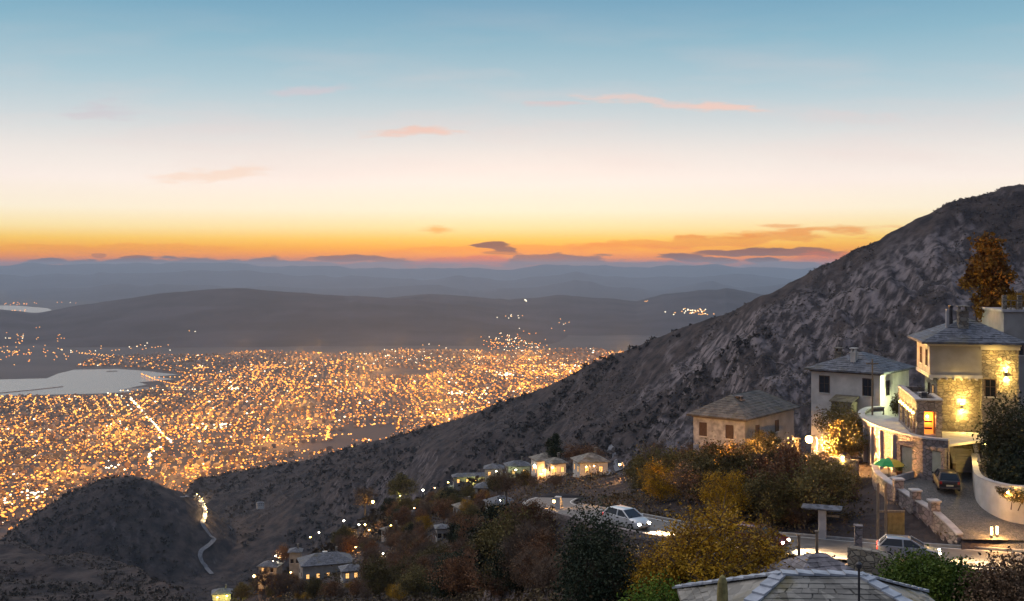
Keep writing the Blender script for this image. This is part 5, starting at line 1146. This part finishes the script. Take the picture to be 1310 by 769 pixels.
simple_house(1012,607,100,3.6,3.4,1.2,R(25),M_plg,M_slate,'small shed with a pale slate roof right under the bright orange street lamp',0,name='shed')
# bright street lamp
sb = lamp(1035,562,101,5,M_emit('very_bright_bulb', (1,.55,.16), 14),30000,OC,'brightest orange street lamp on a dark post between the old house and the terrace',.34)
lamp(1078,585,97,2.2,M_bulb_y,220,YC,'low yellow garden lamp beside the foot of the curved terrace',.14,name='garden_lamp')['category'] = 'garden lamp'
gm = MB(); g0 = P(1062,592,98); g1 = P(1098,594,96); gm.strip([g0, g0.lerp(g1,.5)+Vector((0,-.2,0)), g1], .35, 600, 603.0); o = wbuild(gm, 'garden_wall', M_sto2, g0); tag(o, 'short rubble garden wall lit yellow beside the curved terrace', 'wall')
# bollard lamps by the road
for k, u in enumerate((1288, 1297)):
    p = P(u, 703, 75.5); p.x += 0; o = empty('bollard_lamp', (p.x, 77.9+k*.2, 600.55), 0, ['slim lit bollard lamp at the forecourt entrance, nearer the boundary wall','slim lit bollard lamp at the forecourt entrance, nearer the frame edge'][k], 'bollard lamp')
    m = MB(); m.lathe([(.09,0),(.09,.35)], n=10); m.build('base', M_metal, o); m = MB(); m.lathe([(.085,.352),(.085,.95)], n=10); m.build('glass', M_emit('bollard_glass', (1,.72,.36), 5), o, True)
    m = MB(); m.lathe([(.11,.952),(.03,1.05)], n=10); m.build('cap', M_metal, o); pointlight('lamp_light', (0,-.3,.7), 260, OC, .1, o)

# ------------------------------------------------------------------ roadside pieces
o = empty('stone_shelter', P(1052,695,80.8), R(-20), 'small roadside shelter, a thick stone slab resting on a pillar', 'shelter')
m = MB(); m.bbox(-.27,.27,-.27,.27,-.3,2.55,.03); m.build('pillar', M_cap, o); m = MB(); m.bbox(-1.35,1.3,-.7,.7,2.552,2.66,.04); m.add([(-1.45,-.8,2.67),(1.4,-.8,2.67),(1.4,.8,2.67),(-1.45,.8,2.67),(-.8,0,2.85),(.7,0,2.85)], [(0,1,5,4),(1,2,5),(2,3,4,5),(3,0,4),(3,2,1,0)]); m.build('roof_slab', M_slate, o)
m = MB(); m.box(-.28,1.2,-.05,.12,1.98,2.12); m.build('bracket', M_wood, o)
def post(u, v, Y, h, w, mt, label, name='roadside_post'):
    m = MB(); m.bbox(-w/2,w/2,-w/2,w/2,-.6,h,.02); m.bbox(-w/2-.04,w/2+.04,-w/2-.04,w/2+.04,h+.002,h+.08,.02); o = m.build(name, mt); o.location = P(u, v, Y); o.rotation_euler = (0,0,R(-15)); tag(o, label, 'post')
post(1098,703,72.6,1.55,.5,M_sto2,'stout stone post between the road and the sloping stone wall'); post(1022,703,75,.95,.2,M_wood,'short dark wooden post at the road edge, first before the shelter'); post(1045,701,74.8,1.1,.2,M_wood,'short dark wooden post at the road edge in front of the shelter')
post(1196,726,69,.75,.22,M_wood,'low wooden post at the end of the road rail, beside the green hedge'); post(1230,730,68.5,.75,.16,M_wood,'low wooden post in the middle of the road rail')
m = MB(); r0, r1 = P(1165,719,69.8), P(1275,727,67.6); m.tube([r0, r1], .05, 6); m.tube([r0-Vector((0,0,.3)), r1-Vector((0,0,.3))], .03, 6); o = wbuild(m, 'road_rail', M_cap, r0); tag(o, 'pale low rail between the green hedge and the road', 'railing')
m = MB(); a, b_, c = P(1088,699,61.5), P(1128,706,60), P(1146,716,59.2); m.strip([a,b_,c], .6, 600.5, lambda i: [a.z,b_.z,c.z][i]); o = wbuild(m, 'garden_wall', M_sto, a); tag(o, 'sloping rough stone wall standing behind the slate roof and beside the green hedge', 'wall')
# pillar and signs at the bend
post(714,650,103,1.0,.5,M_plw,'pale gate post lit at the bend of the road')
lamp(709,641,105,3.2,M_bulb_o,600,OC,'orange lantern at the bend of the road above the retaining wall',.16)

# ------------------------------------------------------------------ slate roofs in front
o = empty('slate_roofed_house', (13.2,47,600.4), R(-3), 'house nearest the viewer with a broad mossy slate roof, its ridge stones paler', 'house')
m = MB(); m.box(-4.9,4.9,-3.6,3.6,-3,4.3); m.build('wall', M_sto, o)
m = MB(); hip(m,-4.9,4.9,-3.6,3.6,4.45,1.95,.8,ridge=.6); slates_courses(m,-4.9,4.9,-3.6,3.6,4.45,1.95,.8,15); rf = m.build('roof', M_roof('pale_mossy_slate', (.16,.145,.115), (.30,.275,.23), (.18,.145,.06), 1.6), o)
X0,X1,Y0,Y1 = -5.7,5.7,-4.4,4.4; rl = (11.4-8.8)*.6+.1; m = MB(); zt = 4.45; zr = zt+1.95
for (a, b_) in (((X0,Y0,zt),(-rl,0,zr)),((X0,Y1,zt),(-rl,0,zr)),((X1,Y0,zt),(rl,0,zr)),((X1,Y1,zt),(rl,0,zr)),((-rl,0,zr),(rl,0,zr))):
    a, b_ = Vector(a), Vector(b_); n = max(2, int((b_-a).length/.6)); dd = (b_-a).normalized(); sd_ = Vector((-dd.y,dd.x,0)).normalized()*.3
    for k in range(n):
        p, q = a.lerp(b_, k/n), a.lerp(b_, (k+1.1)/n); z1 = Vector((0,0,.12+rnd.uniform(0,.03))); z0 = Vector((0,0,.06))
        m.add([p-sd_,q-sd_,q+sd_,p+sd_,p-sd_+z1,q-sd_+z0,q+sd_+z0,p+sd_+z1], [(4,5,6,7),(0,1,5,4),(1,2,6,5),(2,3,7,6),(3,0,4,7)])
m.build('ridge_slabs', M_noise('pale_slate', (.28,.30,.33), (.46,.48,.51), 2, .6, .2, .01), rf)
m = MB(); m.lathe([(.24,4.6),(.23,5.95),(.20,6.4),(.12,6.62),(.03,6.7)], (-4.35,-1.4,0), 10); m.build('chimney', M_noise('lichen_stone', (.17,.14,.05), (.33,.27,.10), 4, .9, .4, .02), rf)
m = MB(); m.tube([(.95,-2.6,4.9),(.95,-2.6,7.35)], .045, 8); m.lathe([(.05,7.351),(.12,7.42),(.12,7.56),(.03,7.64)], (.95,-2.6,0), 8); m.build('vent_pipe', M_metal, rf)
o = empty('slate_roofed_hut', (16.0,57.6,601), R(12), 'low hut with a pinkish grey slate roof just behind the nearest house', 'hut')
m = MB(); m.box(-2.3,2.3,-2,2,-3,2.3); m.build('wall', M_sto2, o); m = MB(); hip(m,-2.3,2.3,-2,2,2.45,1.45,.55); slates_courses(m,-2.3,2.3,-2,2,2.45,1.45,.55,9); m.build('roof', M_roof('pinkish_slate', (.15,.13,.13), (.24,.21,.21), (.12,.10,.08), 3), o)

# ------------------------------------------------------------------ plants near the viewer
def bushmass(name, blobs, leaf, per, lf, label, cat, twig=0, seed=1):
    r = np.random.default_rng(seed); Cs = []
    for c, rad, sz in blobs:
        n = per; d = r.normal(size=(n,3)); d /= np.linalg.norm(d,axis=1)[:,None]; rr = rad*r.uniform(.35,1.05,(n,1))**.6; sp_ = r.normal(size=(9,3)); sp_ /= np.linalg.norm(sp_,axis=1)[:,None]; sp_[:,2] = abs(sp_[:,2])*.9+.1; near_ = np.clip((d@sp_.T).max(1)-.86,0,1)/.14; rr = rr*(1+.42*near_[:,None]**1.5)*(1-.22*(np.sin(5*d[:,:1]+r.uniform(0,6))*np.sin(4*d[:,1:2]+2)))
        Cs.append(np.array(c)+d*rr*np.array([1,1,sz])+r.normal(size=(n,3))*.12*rad)
    C = np.concatenate(Cs); b0 = Vector(blobs[0][0]); o = empty(name, (b0.x,b0.y,b0.z-1), 0, label, cat); C = C-np.array(o.location)
    V, Fq = quads(C, leaf, r); me = npmesh('foliage', V, Fq, LF[lf]); link('foliage', me, o)
    m = MB()
    for c, rad, sz in blobs:
        c = Vector(c)-o.location
        for k in range(1): m.tube([(c.x+rnd.uniform(-.3,.3),c.y+rnd.uniform(-.2,.2),c.z-rad*sz-.6),(c.x+rnd.uniform(-.5,.5)*rad,c.y,c.z+.3*rad)], [.04,.015], 4)
    m.build('stem', M_bark, o); return o
bushmass('hedge', [(P(1160,742,57.5),1.25,.9),(P(1182,738,57.5),1.3,.9),(P(1205,742,57),1.25,.85),(P(1228,748,56.5),1.2,.8),(P(1172,762,56),1.4,.9),(P(1205,768,55.5),1.5,.9),(P(1240,766,55.5),1.35,.9),(P(1150,765,57),1.0,1.1)], .085, 2600, 'green', 'rounded bright green hedge between the slate roof and the road rail', 'hedge')
bushmass('shrub', [(P(1268,752,54),1.1,.9),(P(1292,744,54),1.2,.9),(P(1315,746,54),1.3,1.0),(P(1275,775,53),1.4,.9),(P(1305,778,53),1.4,.9)], .08, 1800, 'brown', 'brown leafless shrub next to the green hedge at the road edge', 'shrub', seed=2)
bushmass('tree_canopy', [(P(1292,560,86),1.9,1.1),(P(1300,590,85),2.0,1.0),(P(1312,545,86),2.0,1.0),(P(1284,600,84),1.2,1.0),(P(1305,615,83),1.5,.8),(P(1281,568,87),1.1,1.1)], .12, 2600, 'dark', 'big dark evergreen bush overhanging the curved planter wall', 'bush', seed=3).name = 'evergreen_bush'
bushmass('shrub', [(P(1296,634,80.5),.7,.6),(P(1308,636,80),.7,.6),(P(1284,628,81.5),.5,.6)], .06, 900, 'olive', 'trailing olive plant spilling over the planter wall beside its lamp', 'shrub', seed=4)
bushmass('shrub', [(P(1152,515,107),.7,1.2),(P(1148,522,107),.6,1.0)], .08, 900, 'olive', 'small dark shrub at the far corner of the gallery wing', 'shrub', seed=5)
bushmass('shrub', [(P(1076,552,103),1.1,1.0),(P(1090,566,101),1.2,1.0),(P(1070,570,101),1.1,.9),(P(1092,546,104),.9,1.0)], .10, 2200, 'olive', 'yellow brown shrub in the lamp light between the white house and the curved terrace', 'shrub', seed=6)
bushmass('shrub', [(P(1058,540,109),1.2,.9),(P(1075,532,110),1.3,.8)], .10, 1200, 'olive', 'olive shrub below the windows of the white house', 'shrub', seed=7)
o = place(('gold',0), P(915,786,56), 1.0, 'golden yellow leafy tree in front of the road, nearest the slate roof', 'tree'); o.scale = (1.32,1.1,1.03)
o = place(('gold',1), P(862,800,55), .8, 'lower golden yellow tree beside the taller one in front of the road', 'tree'); o.scale = (.95,.9,.82)
o = place(('gold',1), P(968,768,60), .78, 'small golden tree between the taller golden tree and the pinkish hut roof', 'tree')
bushmass('shrub', [(P(848,772,52),1.1,.9),(P(825,782,52),1.0,.9),(P(870,784,52),.9,.8)], .07, 1800, 'green', 'yellow green shrub under the golden trees', 'shrub', seed=12)
bushmass('evergreen_bush', [(P(760,690,58),1.25,1.2),(P(748,715,57),1.4,1.0),(P(775,712,57),1.3,1.1),(P(762,740,56),1.5,1.0),(P(742,755,55),1.2,1.0),(P(785,745,56),1.1,1.0)], .075, 2600, 'dark', 'nearly black evergreen bush rising in front of the bend of the road', 'bush', seed=8)
scatter([(560,700),(680,665),(735,700),(740,769),(560,769)], 26, ['brown','brown','rust'], (.42,.75), 1.6, sd=21, ymin=24, ymax=110, grp='shrubby trees in the dip in front', glabel={'rust':'small rust brown tree in the dip below the retaining wall','brown':'small bare brown tree in the dip below the retaining wall'})
scatter([(790,745),(850,720),(860,769),(640,769),(700,750)], 14, ['brown','rust','brown'], (.26,.42), 1.2, sd=22, ymin=24, ymax=70, grp='low bushes on the bank in front', glabel={'rust':'low rust brown bush on the bank in front of the road','brown':'low bare bush on the bank in front of the road'})
scatter([(930,640),(1110,630),(1125,686),(1000,685),(900,668)], 16, ['brown','olive','rust'], (.26,.45), 1.3, sd=23, ymin=82, ymax=100, grp='bushes at the foot of the bank', glabel={'rust':'rust brown bush at the foot of the bank behind the shelter','brown':'bare bush at the foot of the bank behind the shelter','olive':'olive bush at the foot of the bank behind the shelter'})
# pots under the terrace, and a parasol made up for a flare-like coloured patch
for k,(u,v,lab) in enumerate(((1160,600,'terracotta pot with a clipped plant, first from the parasol'),(1172,602,'terracotta pot with a clipped plant in front of the garage'),(1198,604,'terracotta pot with a clipped plant between the garage and the stairs'),(1150,606,'terracotta pot with a clipped plant right beside the parasol'))):
    p = PC(u, v+4); o = empty('plant_pot', p, 0, lab, 'plant pot'); m = MB(); m.lathe([(.18,0),(.27,.38),(.30,.40),(.30,.46),(.24,.46)], n=12); m.build('pot', M_noise('terracotta', (.25,.11,.06), (.36,.17,.09), 4, .85, 0), o)
    r = np.random.default_rng(k); C = r.normal(size=(420,3))*np.array([.2,.2,.24])+np.array([0,0,.82]); V, Fq = quads(C, .06, r); link('foliage', npmesh('foliage', V, Fq, LF['green' if k%2 else 'olive']), o)
o = empty('parasol', PC(1137,612), 0, 'green, yellow and red made-up parasol for a flare-like patch under the curved terrace', 'parasol')
m = MB(); m.tube([(0,0,-.1),(0,0,1.75)], .03, 6); m.build('pole', M_wood, o)
gc = [M_noise('parasol_'+n_, c, tuple(min(1,q*1.25) for q in c), 3, .7, 0) for n_, c in (('green',(.02,.30,.06)),('yellow',(.6,.38,.03)),('red',(.5,.04,.02)),('orange',(.6,.18,.02)))]
m = MB()
seqc = [3,2,2,0,0,0,1,1]   # gore colours round the canopy
for k in range(8):
    a0, a1 = math.pi*2*k/8, math.pi*2*(k+1)/8; R1, z1, z2 = 1.3, 1.15, 1.72
    P0 = (0,0,z2); A = (R1*.6*math.cos(a0),R1*.6*math.sin(a0),z2-.2); B_ = (R1*.6*math.cos(a1),R1*.6*math.sin(a1),z2-.2); Cc = (R1*math.cos(a0),R1*math.sin(a0),z1); D = (R1*math.cos(a1),R1*math.sin(a1),z1)
    m.add([P0,A,B_,Cc,D], [(0,1,2),(1,3,4,2)], seqc[k])
m.build('canopy', gc, o)
m = MB(); p0, p1 = PC(1128,622), PC(1168,611); m.strip([p0,(p0+p1)/2+Vector((0,-.15,0)),p1], .25, 601.9, 602.75); o = wbuild(m, 'low_wall', M_cap, p0); tag(o, 'low pale kerb wall edging the cobbled forecourt below the parasol', 'wall')

# ------------------------------------------------------------------ cars
M_tyre = M_noise('tyre_rubber', (.012,.012,.012), (.03,.03,.03), 4, .9, 0); M_rim = M_noise('alloy_rim', (.35,.35,.36), (.5,.5,.5), 4, .35, 0, metal=.8)
M_red = M_emit('red_tail_light', (1,.03,.01), 3.0); M_redoff = M_noise('red_lens', (.25,.01,.01), (.32,.02,.02), 3, .25, 0); M_head = M_emit('headlight_beam_glass', (1,.86,.62), 45); M_lens = M_noise('clear_lens', (.5,.5,.5), (.6,.6,.6), 3, .15, 0)
M_plate = M_noise('plate', (.55,.5,.32), (.62,.57,.38), 3, .5, 0)
def paint(name, c):
    m, nt, b = newmat(name); b.inputs['Base Color'].default_value = (*c,1); b.inputs['Roughness'].default_value = .28; b.inputs['Coat Weight'].default_value = .7; b.inputs['Metallic'].default_value = .2; return m
def make_car(pm, label, lit, L=4.1, W=1.72, tail='hatch'):
    """front towards +x"""
    o = empty('car', (0,0,0), 0, label, 'car'); x0, x1 = -L/2, L/2
    # side profile stations: x, underside z, belt z, half width
    st = [(x0,.45,.70,.66),(x0+.06,.32,.92,.78),(x0+.5,.24,.97,.85),(-.8,.22,.96,.86),(.5,.22,.95,.86),(.95,.22,.93,.85),(1.45,.24,.86,.83),(x1-.22,.28,.76,.76),(x1-.04,.34,.62,.64),(x1,.42,.54,.55)]
    vs = []; fs = []; n = 9
    for x, zl, zb, w in st:
        zm = (zl+zb)/2
        vs += [(x,-w*.92,zl),(x,-w,zl+.12),(x,-w*1.0,zm+.03),(x,-w*.965,zb-.03),(x,-w*.86,zb),(x,w*.86,zb),(x,w*.965,zb-.03),(x,w*1.0,zm+.03),(x,w,zl+.12),(x,w*.92,zl)]
    n = 10
    for i in range(len(st)-1):
        for k in range(n): fs.append((i*n+k, i*n+(k+1)%n, (i+1)*n+(k+1)%n, (i+1)*n+k))
    fs += [tuple(range(n-1,-1,-1)), tuple((len(st)-1)*n+k for k in range(n))]
    m = MB(); m.add(vs, fs)
    # roof and pillars
    zb, zt = .94, 1.46; xr0, xr1, xt0, xt1 = x0+.14, 1.05, x0+.62, .15; wb_, wt = .76, .60
    m.add([(xt0,-wt,zt-.04),(xt1,-wt,zt-.05),(xt1,wt,zt-.05),(xt0,wt,zt-.04),(xt0+.1,-wt+.06,zt),(xt1-.12,-wt+.06,zt),(xt1-.12,wt-.06,zt),(xt0+.1,wt-.06,zt)], [(4,5,6,7),(0,1,5,4),(1,2,6,5),(2,3,7,6),(3,0,4,7),(3,2,1,0)])
    for s in (-1, 1):
        for (xa, xb) in ((xr0,xt0),(xr1,xt1),(-.35,-.38)): m.tube([(xa,s*wb_,zb-.03),(xb,s*wt,zt-.04)], .055, 5)
    b_ = m.build('body', pm, o, False)
    for e in b_.data.polygons: e.use_smooth = True
    md = b_.modifiers.new('edge', 'EDGE_SPLIT'); md.split_angle = R(38)
    m = MB(); i_ = .015; m.add([(xr0+.02,-wb_+i_,zb-.04),(xr1-.02,-wb_+i_,zb-.04),(xr1-.02,wb_-i_,zb-.04),(xr0+.02,wb_-i_,zb-.04),(xt0+.01,-wt+i_,zt-.045),(xt1-.01,-wt+i_,zt-.055),(xt1-.01,wt-i_,zt-.055),(xt0+.01,wt-i_,zt-.045)], [(0,1,5,4),(1,2,6,5),(2,3,7,6),(3,0,4,7)]); m.build('window', M_glass, o)
    for x in (-1.28, 1.27):
        for s in (-1, 1):
            w_ = MB(); 
            prof = [(.20,-.1),(.29,-.1),(.315,-.06),(.315,.06),(.29,.1),(.20,.1)]
            vs = []; fs = []
            for r_, t in prof:
                for k in range(16): a = 2*math.pi*k/16; vs.append((x+r_*math.cos(a), s*.76+t, .315+r_*math.sin(a)))
            for i in range(5):
                for k in range(16): fs.append((i*16+k, i*16+(k+1)%16, (i+1)*16+(k+1)%16, (i+1)*16+k))
            w_.add(vs, fs); wo = w_.build('wheel', M_tyre, o)
            h_ = MB(); vs = [(x+.2*math.cos(2*math.pi*k/16), s*.76+s*.07, .315+.2*math.sin(2*math.pi*k/16)) for k in range(16)]+[(x, s*.76+s*.1, .315)]; h_.add(vs, [(k,(k+1)%16,16) for k in range(16)]); h_.build('rim', M_rim, wo)
    for s in (-1, 1):
        h_ = MB(); h_.bbox(x1-.2,x1-.01,s*.52-.13,s*.52+.13,.55,.69,.03); h_.build('headlight', M_head if lit else M_lens, o)
        h_ = MB(); h_.bbox(x0-.015,x0+.1,s*.66-.09,s*.66+.09,.68,.90,.02); h_.build('tail_light', M_red if lit else M_redoff, o)
        h_ = MB(); h_.bbox(.72,.84,s*.93-.07,s*.93+.07,.93,1.05,.02); h_.build('wing_mirror', pm, o)
    h_ = MB(); h_.box(x0-.03,x0-.005,-.26,.26,.52,.64); h_.build('number_plate', M_plate, o)
    h_ = MB(); h_.bbox(x0-.04,x0+.1,-.74,.74,.32,.46,.03); h_.bbox(x1-.12,x1+.02,-.56,.56,.30,.42,.03); h_.build('bumper', M_metal, o)
    return o
pc = make_car(paint('dark_car_paint', (.012,.013,.018)), 'dark hatchback parked on the cobbled forecourt with its back to the road', False)
p = PC(1221,634); pc.location = p+Vector((.1,1.9,.0)); pc.location.z = zc(p.y+1.9)+.02; pc.rotation_euler = (0,R(-2),R(76))
def road_at(u):
    best = min(range(len(ROADD)), key=lambda i: abs(ROADD[i].x/ROADD[i].y*F+U0-u)+(1000 if ROADD[i].y > 96 else 0)); d = ROADD[min(best+1,len(ROADD)-1)]-ROADD[max(best-1,0)]; return ROADD[best], d
RC = [make_car(paint('silver_car_paint', (.35,.35,.36)), 'silver car driving along the road with lit headlights, nearest the forecourt entrance', True), None]
def set_car(o, u, off):
    p, d = road_at(u); ang = math.atan2(d.y, d.x); nn = Vector((-d.y,d.x,0)).normalized(); o.location = p+nn*off+Vector((0,0,.03)); o.rotation_euler = (0,0,ang)
    for s in (-.55, .55):
        l = pointlight('headlight_beam', (2.12,s,.66), 3000, (1,.68,.36), .05, o, (95,(1,s*-.45,-.07)))
        l = pointlight('headlight_beam', (2.14,s,.68), 15000, (1,.70,.38), .05, o, (36,(1,s*-.1,-.035)))
set_car(RC[0], 1165, -1.3)
c2 = make_car(paint('white_car_paint', (.6,.6,.58)), 'white car driving along the road with lit headlights behind the golden trees', True); set_car(c2, 815, -1.3)
c3 = make_car(paint('dark_red_car_paint', (.16,.015,.015)), 'dark red car with lit headlights on the road between the shelter and the golden trees', True); set_car(c3, 985, -1.3)
# car with red tail lights on the village lane
c4 = make_car(paint('grey_car_paint', (.12,.12,.13)), 'distant car with glowing red tail lights above the long lit village house', True)
q = P(415,712,335); c4.location = q; c4.rotation_euler = (0,0,R(115)); c4.scale = (1.2,1.2,1.2)
pointlight('tail_glow', (-2.6,0,.9), 260, (1,.04,.02), .3, c4)
